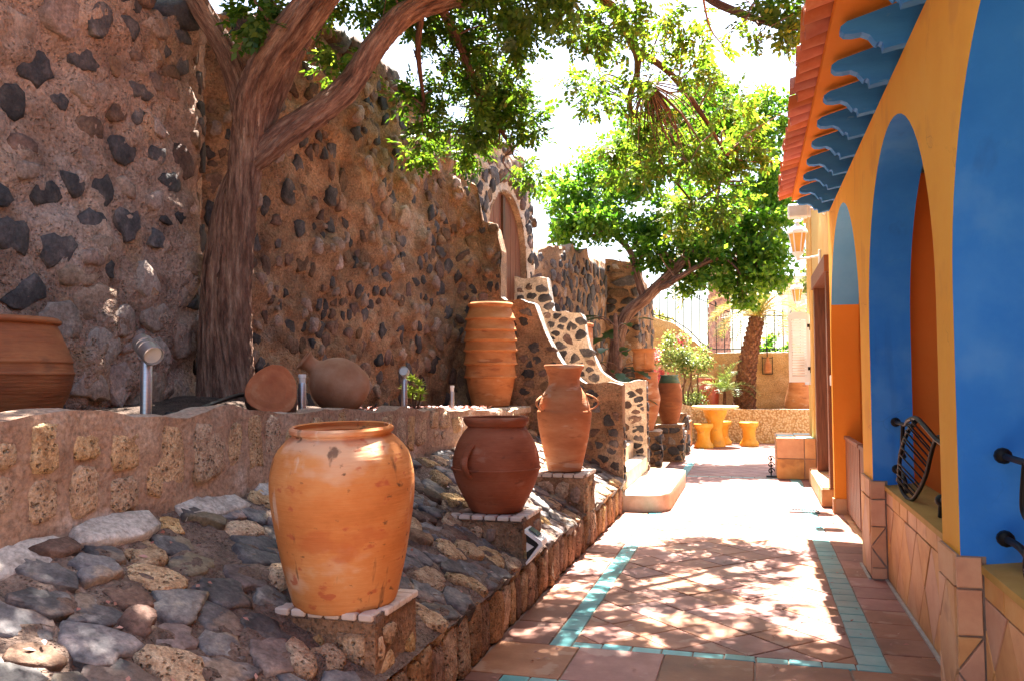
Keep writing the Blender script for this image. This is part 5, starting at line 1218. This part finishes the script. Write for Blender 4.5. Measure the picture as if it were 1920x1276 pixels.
twigs(T1 + T1W, [bC, C1, C2, C3, C4, C5, bB2, bB], M['twig'], tree, 4, .006, 'twigs')
DRY = [(-.98,8.95,4.2,.22,.2,.35),(-.8,9.0,4.0,.3,.25,.4),(-.55,9.1,3.9,.3,.25,.35)]
twigs(DRY, [[(-1.09,8.55,4.7),(-1.05,8.6,4.6),(-1.0,8.65,4.55)]], M['twig'], tree, 22, .005, 'dry_twigs', sag=.0)
quads('crown', pinnate(T1, 1500, 1.2), M['leaf'], tree); quads('crown_sunny', pinnate(T1W, 900, 1.25), M['leaf_sunlit'], tree); quads('crown_top', pinnate(TOP, 1350, 1.75, tr=.32), M['leaf'], tree)

T2 = [(-3.30,16.00,5.06,0.62,0.56,0.52),(-2.51,16.00,5.37,0.92,0.83,0.56),(-1.48,17.00,5.95,1.18,1.06,0.75),(-0.05,17.00,5.5,0.89,0.80,0.83),(-3.35,15.50,4.38,0.50,0.45,0.42),(-2.44,15.50,4.30,0.94,0.85,0.52),(-1.18,15.50,4.25,1.07,0.96,0.65),(-0.06,16.00,4.25,0.88,0.79,0.66),(-0.81,15.50,3.58,0.66,0.6,0.28),(0.20,15.50,3.62,0.47,0.42,0.35),(-1.67,15.50,3.72,0.40,0.36,0.22),(-0.69,17.00,6.35,0.95,0.86,0.58),(0.30,17.00,6.44,0.47,0.56,0.62),(0.50,16.50,4.6,0.35,0.81,0.90),(-2.0,17.2,6.5,.8,.7,.5),(-.5,17.6,7.0,.8,.7,.5),(-1.3,17.4,6.9,.7,.7,.45),(-.7,15.5,3.25,.6,.55,.28),(.2,15.5,3.3,.45,.42,.30),(-.15,15.3,3.0,.28,.25,.2),(.35,15.8,3.6,.3,.4,.4)]
t2a = [(-2.47,15.50,.3),(-2.47,15.50,1.38),(-2.39,15.50,2.17),(-2.21,15.50,2.65),(-1.87,15.50,2.94),(-1.57,15.50,3.22),(-1.10,15.60,3.70),(-0.72,15.80,4.31),(-0.53,16.20,5.17)]
t2b = [(-1.89,15.50,2.92),(-2.01,15.50,3.34),(-2.16,15.60,3.85),(-2.69,15.80,4.42),(-3.14,16.00,4.89)]
t2c = [(-1.65,15.50,3.13),(-1.47,15.40,3.16),(-1.22,15.30,3.30),(-0.70,15.20,3.54),(-0.07,15.50,3.74)]
tr2 = thing('leaning_tree', (-2.47, 15.5, 0), 'bright green round-crowned tree with a leaning forked trunk behind the stairs', 'tree')
b = B(); rg_ = barkridge(1, 2, .05); b.limb(t2a, [.17, .15, .135, .125, .115, .10, .08, .06, .03], 20, 6, rg_); b.limb(t2b, [.075, .07, .06, .05, .02], 14, 6, rg_); b.limb(t2c, [.07, .065, .055, .04, .02], 14, 6, rg_); b.bark_done('trunk', M['bark'], tr2)
twigs(T2, [t2a, t2b, t2c], M['twig'], tr2, 4, .012, 'twigs')
quads('crown', simple(T2, 1000, .12, .036, .26, 14), M['leaf_far'], tr2)

# ================================================================== FAR COURT
kb = thing('pebble_planter', (-.2, 20.1, 0), 'low raised planter faced with tan pebbles behind the yellow table', 'planter')
S = Sheet([(-1.66, 17.9), (-1.62, 19.2), (-1.52, 19.85), (-1.35, 20.1), (1.5, 20.12)])
wall_mesh('pebble_face', S, lambda s: float(np.interp(s, [0, 1.2, 2.2, 2.5, 6], [1.02, .98, .84, .77, .77])), lambda s: 0, .18, .06, .01, 4, M['pebble_band'], kb, seed=81, crest=.01, cap_mat=M['step_plaster'])
mesh('flower_bed', [(-3.2, 18, .70), (-1.85, 18, .70), (-1.5, 20.25, .70), (2.5, 20.28, .70), (2.5, 22.6, .70), (-3.2, 22.6, .70)], [[0, 1, 2, 3, 4, 5]], M['soil'], kind='structure')
bw = thing('tan_wall', (-.8, 22.3, 0), 'tan rendered garden wall with a curved raised end under the iron fence', 'wall')
S = Sheet([(-3.2, 22.3), (2.6, 22.3)]); topb = lambda s: float(np.interp(s - 3.2, [-3.2, -2.8, -2.4, -2.0, -1.6, -1.3, -1.0, 2.6], [3.10, 3.10, 3.05, 2.92, 2.62, 2.30, 2.12, 2.10]))
wall_mesh('render', S, topb, lambda s: .0, .25, .06, .03, 3, M['tan_render'], bw, seed=83, crest=.02, cap_mat=M['plaster_white'])
fn = thing('iron_fence', (-.8, 22.42, 2.1), 'black iron fence with spear tops curving down along the tan wall', 'fence')
ft = lambda x: float(np.interp(x, [-3.0, -2.6, -2.2, -1.8, -1.4, -.9, -.5, 0, 2.4], [3.80, 3.86, 3.87, 3.78, 3.58, 3.33, 3.14, 3.05, 3.04])); fb = lambda x: max(float(np.interp(x, [-3.0, -2.4, -2.0, -1.6, -1.3, -1.0, 2.4], [3.18, 3.14, 3.02, 2.74, 2.42, 2.22, 2.2])), 2.2)
x = -2.95
while x < 2.4:
    B().tube([(x, 22.42, fb(x) - .12), (x, 22.42, ft(x) + .02), (x, 22.42, ft(x) + .05), (x, 22.42, ft(x) + .075), (x, 22.42, ft(x) + .14)], [.011, .011, .022, .022, .002], 6).done('bar', M['iron'], fn); x += .206
for fz in (ft, fb): B().tube([(xx, 22.42, fz(xx)) for xx in np.linspace(-3.0, 2.45, 40)], .014, 6).done('rail', M['iron'], fn)
# yellow table and stools
tb = thing('garden_table', (-.80, 18.9, 0), 'round yellow ceramic table with a pale top in front of the pebble planter', 'table')
v, f = lathe([(.20, 0), (.21, .02), (.19, .10), (.15, .28), (.14, .40), (.17, .55), (.235, .70), (.26, .80), (.25, .815)], (-.80, 18.9, 0), 32); mesh('pedestal', v, f, M['yellow'], tb, smooth=True, autosmooth=40)
v, f = lathe([(.26, .80), (.47, .83), (.50, .845), (.50, .875), (.48, .885), (.001, .89)], (-.80, 18.9, 0), 40); mesh('table_top', v, f, mat('pale_yellow_top', [(0, (.60, .40, .12)), (1, (.72, .58, .32))], 5, .5, .1), tb, smooth=True, autosmooth=40)
sp = [(.195, 0), (.205, .015), (.20, .07), (.155, .13), (.135, .20), (.135, .33), (.16, .40), (.19, .43), (.205, .46), (.205, .51), (.19, .525), (.001, .527)]
s1 = thing('garden_stool', (-1.03, 18.5, 0), 'yellow ceramic stool in front of the table pedestal', 'stool', 'yellow ceramic stools'); v, f = lathe(sp, (-1.03, 18.5, 0), 28); sm1 = mesh('seat_body', v, f, M['yellow'], s1, smooth=True, autosmooth=40, org=(-1.03, 18.5, 0))
for loc, lb in (((-.10, 19.2, 0), 'yellow ceramic stool standing alone right of the table'), ((-.68, 19.55, 0), 'yellow ceramic stool half hidden behind the table pedestal')):
    s2 = s1.copy(); COL.objects.link(s2); s2.location = loc; ORG[s2.name] = Vector(loc); s2['label'] = lb; dup(sm1, s2, loc)
# jars on stone pillars at the left
def pillar(x0, x1, y0, y1, zt, label, seed, arch=False):
    t = thing('stone_pillar', ((x0 + x1) / 2, y0, 0), label, 'pillar', 'low stone pillars along the left of the path')
    S = Sheet([(x0, y0), (x1, y0), (x1, y1)]); top = (lambda s: zt - (.35 * max(0, abs(s - .2) - .08) ** 1.2 if arch else 0)); wall_mesh('mortar', S, top, lambda s: 0, .3, .05, .03, 5, M['mortar_tan'], t, seed=seed, crest=.02, cap_mat=M['mortar_pale'])
    masonry(S, (.01, S.S - .01, .02, zt - .04), 22, pickg, t, 2, 1.2)
pillar(-1.98, -1.52, 14.3, 14.8, .60, 'low dark stone pillar under the tall far amphora', 91)
pillar(-1.70, -1.22, 15.3, 15.8, .66, 'low dark stone pillar under the brown jar with a green rim', 93)
pillar(-1.56, -1.26, 16.9, 17.4, .80, 'rounded dark stone hump beyond the two jar pillars', 95, True)
tk = thing('tiled_kerb', (-1.4, 18.2, 0), 'short orange tiled kerb block beside the pebble planter', 'kerb'); B().box((-1.58, 17.75, 0), (-1.34, 19.4, .56)).done('core', M['grout'], tk)
for i in range(4): tile('tile', YZ2 := Plane3((-1.34, 0, 0), (0, 1, 0), (0, 0, 1)), shrink_poly(rect(17.76 + i * .41, 17.76 + (i + 1) * .41, .01, .55), .006), .012, .004, M['dado_tile'], tk)
tile('tile', XZ(17.75), rect(-1.57, -1.35, .01, .55), .012, .004, M['dado_tile'], tk)
jar('far_amphora', (-1.75, 14.55, .602), [(.10, 0), (.11, .01), (.13, .10), (.19, .30), (.225, .50), (.228, .56), (.21, .66), (.195, .75), (.19, .85), (.195, .95), (.215, .975), (.215, .99)], 'tall pale terracotta jar on the first dark stone pillar', M['pot_mid'])
hp = jar('handled_pot', (-1.80, 14.58, 1.60), [(.125, 0), (.14, .01), (.165, .05), (.185, .15), (.185, .25), (.175, .33), (.19, .36), (.215, .38), (.215, .392)], 'orange pot with a wide rim stacked on the tall pale jar', M['pot_band'])
handle(hp, (-1.80, 14.58, 1.60), R(-75), .187, .12, .18, .32, .04, .018, M['pot_band'])
gj = jar('green_rimmed_jar', (-1.46, 15.55, .662), [(.13, 0), (.14, .01), (.175, .12), (.215, .30), (.23, .48), (.22, .62), (.19, .74), (.16, .82), (.15, .86), (.165, .88)], 'brown jar with a green glazed rim on the second stone pillar', M['pot_brown'])
v, f = lathe([(.192, .74), (.163, .82), (.153, .86), (.168, .882), (.160, .888), (.15, .87)], (-1.46, 15.55, .662), 40); mesh('glazed_rim', v, f, mat('green_glaze', [(0, (.04, .08, .05)), (1, (.08, .14, .09))], 6, .4, .1), gj, smooth=True)
# pots in the far bed
jar('red_planter', (-1.05, 21.4, .70), [(.20, 0), (.21, .01), (.235, .15), (.25, .40), (.255, .72), (.268, .74), (.268, .77)], 'red glazed cylinder planter in the far bed', M['red_glaze'])
jar('orange_urn', (1.05, 21.3, .70), [(.30, 0), (.32, .01), (.34, .10), (.32, .25), (.25, .55), (.21, .80), (.20, .90), (.225, .93), (.225, .95)], 'tall orange clay urn partly hidden behind the white shutter', M['pot_band'])
wl = thing('hanging_lantern', (.36, 22.2, 1.6), 'little copper lantern hanging in an iron hoop on the tan wall', 'lantern')
B().tube([(.24, 22.2, 2.02), (.24, 22.2, 1.62), (.27, 22.2, 1.58), (.45, 22.2, 1.58), (.48, 22.2, 1.62), (.48, 22.2, 2.02)], .010, 6, 3).tube([(.36, 22.2, 2.0), (.36, 22.2, 2.25)], .012, 6).tube([(.24, 22.2, 1.98), (.48, 22.2, 1.98)], .010, 6).tube([(.36, 22.28, 2.2), (.36, 22.2, 2.2)], .012, 6).done('hoop', M['iron'], wl)
v, f = lathe([(.07, 1.60), (.085, 1.61), (.085, 1.80), (.07, 1.84), (.03, 1.93), (.03, 2.0)], (.37, 22.2, 0), 16); mesh('shade', v, f, M['pot_band'], wl, smooth=True, autosmooth=40)

# palms
def fronds(b_list, base, n, L, droop, leaf_L, leaf_W, up0=.2, up1=1.0, az=None, step=.05):
    Vq = []; tb_ = B()
    for k in range(n):
        a = (k * 2.399) if az is None else rng.uniform(*az); e = rng.uniform(up0, up1); p = np.array(base, float); d = np.array((math.cos(a) * math.cos(e), math.sin(a) * math.cos(e), math.sin(e))); pts = [p.copy()]; LL = L * rng.uniform(.8, 1.15); ns = int(LL / step)
        for i in range(ns):
            d = unit(d + np.array((0, 0, -droop * step * (1 + 1.5 * i / ns)))); p = p + d * step; pts.append(p.copy())
        pts = np.array(pts); T = unit(np.gradient(pts, axis=0)); s = unit(np.cross(T, np.array((0, 0, 1.0)))); up = unit(np.cross(s, T)); w = np.sin(np.linspace(.15, 1, len(pts)) * math.pi * .92) ** .6
        for sg in (-1, 1):
            dd = unit(T * .6 + s * sg * .9 + up * .25 + rng.normal(size=pts.shape) * .08); Vq.append(leaf_quads(pts[2:], dd[2:], up[2:], (leaf_L * w)[2:], np.full(len(pts) - 2, leaf_W)))
        tb_.tube(pts[::3], np.linspace(.012, .003, len(pts[::3])) * (L / 1.2), 4, cap=False)
    return np.concatenate(Vq), tb_
def palm(base, top, r0, r1, name, label, leafm, nf, L, m, rows, bw_=.05):
    t = thing(name, base, label, 'tree'); pts = catmull(np.array([base, ((base[0] * .6 + top[0] * .4) - .05, base[1], base[2] * .55 + top[2] * .45), top]), 8); rad = np.linspace(r0, r1, len(pts))
    v, f = tube(pts, rad, 16); mesh('trunk', v, f, m or M['palm_bark'], t, smooth=True)
    ob = None; sc0 = None
    for k in range(rows):
        u = (k + .5) / rows; i = u * (len(pts) - 1); c = np.array([np.interp(i, range(len(pts)), pts[:, q]) for q in range(3)]); rr = np.interp(i, range(len(rad)), rad); nn_ = 9
        for j in range(nn_):
            a = (j + .5 * (k % 2)) / nn_ * 2 * math.pi; dx = np.array((math.cos(a), math.sin(a), 0)); tx = np.array((-math.sin(a), math.cos(a), 0)); h = (top[2] - base[2]) / rows * 1.25
            if sc0 is None: sc0 = []
            w = rr * .36
            V = [c + dx * rr * .9 - tx * w + (0, 0, -h * .5), c + dx * rr * .9 + tx * w + (0, 0, -h * .5), c + dx * (rr + bw_) + (0, 0, h * .32), c + dx * rr * .86 + (0, 0, h * .7), c + dx * (rr + bw_ * .6) + (0, 0, -h * .3)]
            sc0.append(V)
    bb = B()
    for V in sc0: bb.add(V, [[0, 1, 4], [0, 4, 2], [4, 1, 2], [0, 2, 3], [1, 3, 2]])
    bb.done('trunk_scales', m or M['palm_bark'], t, kind='stuff')
    Vq, st_ = fronds(None, top, nf, L, .85, .34 * L / 1.5, .012 * L / 1.5, .15, 1.3); quads('crown', Vq, leafm, t); st_.done('frond_stems', M['ochre'], t)
palm((-.22, 21.5, .70), (.13, 21.5, 2.95), .25, .155, 'palm_tree', 'short palm with a scaly brown trunk and yellowing fronds before the tan wall', M['leaf_palm'], 30, 1.45, None, 22)
palm((-1.0, 28.0, -.1), (-.95, 28.0, 5.4), .36, .31, 'palm_tree', 'stout distant palm with a pinkish trunk beyond the iron fence', M['leaf_palm'], 20, 2.4, M['palm_pink'], 30, .05)
cy = thing('cycad', (-.70, 21.2, .7), 'yellow green pygmy palm between the red planter and the palm trunk', 'plant'); Vq, st_ = fronds(None, (-.66, 21.2, 1.15), 16, .85, 1.3, .24, .012, .5, 1.4); quads('fronds', Vq, M['leaf_lime'], cy); B().tube([(-.68, 21.2, .68), (-.66, 21.2, 1.16)], [.05, .035], 8).done('stem', M['palm_bark'], cy); st_.done('frond_stems', M['leaf_lime'], cy)
# bougainvillea, low shrub, dark philodendron, succulent
bg_ = thing('bougainvillea', (-1.75, 20.9, .7), 'pale leafy bougainvillea with pink blooms and bare twisted stems', 'shrub')
BC = [(-1.75, 20.6, 2.15, .50, .45, .36), (-1.35, 20.6, 2.05, .40, .40, .30), (-2.1, 20.6, 1.95, .30, .3, .25), (-1.55, 20.5, 1.75, .45, .4, .22), (-1.15, 20.6, 1.8, .25, .3, .2), (-1.7, 20.6, 2.45, .3, .3, .16)]
quads('leaves', simple(BC, 850, .075, .024), M['leaf_lime'], bg_); quads('flowers', simple([(-2.28, 20.4, 2.0, .14, .14, .14), (-1.55, 20.35, 2.42, .2, .1, .08), (-2.15, 20.4, 1.55, .09, .09, .08)], 1500, .07, .03), M['flower'], bg_, 'stuff')
b = B()
for k in range(5): b.tube([(-1.6 + .05 * k, 20.9, .68), (-1.75 + .12 * k, 20.8, 1.1), (-1.55 + .07 * k - .1 * (k % 2), 20.7, 1.5), (-1.9 + .2 * k, 20.6, 1.95)], [.03, .025, .02, .01], 7, 6)
b.done('stems', M['twig'], bg_, smooth=True)
lb_ = thing('low_shrub', (-1.45, 20.9, .7), 'low pale green shrub under the bougainvillea left of the red planter', 'shrub'); quads('leaves', simple([(-1.5, 20.7, .98, .32, .3, .2), (-1.2, 20.7, .92, .2, .2, .16)], 900, .07, .018), M['leaf_lime'], lb_); B().tube([(-1.45, 20.8, .68), (-1.45, 20.75, 1.0)], .015, 6).done('stem', M['twig'], lb_)
ph = thing('philodendron', (-2.2, 14.2, 0), 'dark glossy large-leaved plant in the shade behind the far parapet', 'plant')
b = B(); bs = np.array((-2.25, 14.4, .3))
def big_leaf(base, d, L, name, par, m):
    d = unit(np.array(d, float)); s = unit(np.cross(d, (0, 0, 1))); up = np.cross(s, d); V = []; F2 = []; n = 9
    for i in range(n):
        t = i / (n - 1); c = base + d * L * t - np.array((0, 0, 1)) * L * .35 * t * t; w = L * .36 * math.sin(math.pi * min(1, t * .96 + .04)) ** .7 * (1 if i % 2 else .62)
        V += [c - s * w + up * w * .2, c, c + s * w + up * w * .2]
    for i in range(n - 1):
        for k in (0, 1): F2.append([i * 3 + k, i * 3 + k + 1, i * 3 + k + 4, i * 3 + k + 3])
    return mesh(name, V, F2, m, par, smooth=True)
for k in range(34):
    a = k * 2.4; e = rng.uniform(.0, .9); h = rng.uniform(.7, 2.15); st0 = bs + np.array((rng.uniform(-.1, .1), rng.uniform(-.1, .1), h)); ed = st0 + np.array((math.cos(a) * .28, math.sin(a) * .28, .16)); b.tube([st0, (st0 + ed) / 2 + np.array((0, 0, .05)), ed], .009, 5, 3)
    big_leaf(ed, (math.cos(a), math.sin(a), .25 - e * .5), rng.uniform(.26, .42), 'leaf', ph, M['leaf_dark'])
b.tube([bs - (0, 0, .32), bs + (.03, 0, .8), bs + (0, .03, 1.9), bs + (0, 0, 2.3)], [.06, .05, .045, .03], 8, 5); b.done('stems', M['twig'], ph, smooth=True)
su = thing('succulent', (-2.80, 6.75, 1.18), 'small branching succulent with lime green rosettes in the planting bed', 'plant'); b = B(); Vq = []
for k, (dx, dz) in enumerate(((-.10, .22), (-.03, .30), (.05, .26), (.11, .19), (-.06, .15), (.06, .13), (.0, .20))):
    e = np.array((-2.80 + dx * .9, 6.75 - dx * .5 + .03 * (k % 3 - 1), 1.18 + dz)); b.tube([(-2.80, 6.75, 1.17), (-2.80 + dx * .4, 6.75, 1.18 + dz * .5), e], .007, 5, 4); n = 16; a = np.arange(n) * 2.4; el = np.linspace(.1, 1.2, n)
    d = np.column_stack([np.cos(a) * np.cos(el), np.sin(a) * np.cos(el), np.sin(el)]); Vq.append(leaf_quads(np.repeat(e[None], n, 0), d, unit(np.array((0, 0, 1.)) - d * .3), np.full(n, .078), np.full(n, .021)))
quads('rosettes', np.concatenate(Vq), leafmat('sunlit_succulent_leaf', [(0, (.22, .34, .03)), (1, (.42, .48, .08))], .35, (1.1, 1.1, .8)), su); b.done('stems', M['twig'], su)  # lime brightened, a sun spot put into the leaf colour

# beyond the fence: hedge, bushes, pale building
def bush(name, loc, label, cl, m, dens, L, W, cat='shrub'):
    t = thing(name, loc, label, cat); quads('leaves', simple(cl, dens, L, W), m, t); B().tube([(loc[0], loc[1], -.12), (loc[0], loc[1], loc[2] + .6)], .05, 6).done('stem', M['twig'], t)
bush('hedge_bush', (.3, 31, 0), 'grey green hedge beyond the fence right of the pink palm trunk', [(x_, 31, 1.9 + .25 * math.sin(x_ * 3), .8, .6, .7) for x_ in (-.4, .5, 1.2)] + [(x_, 31, .9, .9, .6, .9) for x_ in (-.4, .6, 1.4)], M['leaf_far'], 300, .16, .05)
bush('dry_bush', (-3.3, 25.5, 0), 'brownish clipped bush behind the curved end of the tan wall', [(-3.2, 25.5, 3.2, .55, .5, .42), (-2.7, 25.5, 3.1, .4, .4, .36), (-3.0, 25.5, 2.2, .8, .6, .9)], M['leaf_palm'], 700, .09, .03)
bush('yellow_tree', (1.8, 19.6, 0), 'sunlit yellow green tree tips behind the house corner', [(1.32, 19.4, 3.5, .28, .4, .5), (1.5, 19.6, 4.1, .4, .4, .5), (1.4, 19.5, 3.0, .3, .3, .3)], M['leaf_lime'], 700, .11, .035, 'tree')
cb = thing('cream_building', (4.6, 40, 0), 'plain cream building far beyond the iron fence', 'building')
B().box((1.5, 38, 0), (9, 46, 5.6)).done('wall', M['cream_render'], cb); B().box((1.4, 37.9, 5.602), (9.1, 46.1, 5.8)).done('roof', M['cream_render'], cb)
for zz in (1.6, 3.6):
    wn = B().box((2.2, 37.965, zz), (3.2, 37.995, zz + 1.2)).done('window', M['white_paint'], cb)
    B().box((2.26, 37.955, zz + .06), (2.68, 37.964, zz + 1.14)).done('pane', M['solar'], wn); B().box((2.72, 37.955, zz + .06), (3.14, 37.964, zz + 1.14)).done('pane', M['solar'], wn)
# fallen leaves on the floor
N_ = 220; b = []
xx = rng.uniform(-1.3, .8, N_); yy = rng.uniform(4.0, 9.5, N_); aa = rng.uniform(0, 6.28, N_)
V = leaf_quads(np.column_stack([xx, yy, np.full(N_, .012)]), np.column_stack([np.cos(aa), np.sin(aa), np.full(N_, .15)]), unit(np.column_stack([rng.normal(size=(N_, 2)) * .2, np.ones(N_)])), rng.uniform(.015, .045, N_), np.full(N_, .008))
yb_ = rng.uniform(1.6, 9, 150); vb_ = rng.uniform(.05, V_END - .05, 150); pb_ = BK.P(yb_, vb_, field(BK, yb_, vb_) + .03); ab_ = rng.uniform(0, 6.28, 150)
dk = np.column_stack([np.cos(ab_), np.sin(ab_), -.5 * np.cos(ab_)])
V = np.concatenate([V, leaf_quads(pb_, unit(dk), unit(np.tile(BK.nn, (150, 1)) + rng.normal(size=(150, 3)) * .3), rng.uniform(.02, .045, 150), np.full(150, .008))])
quads('fallen_leaves', V, M['chips'], None, 'stuff')
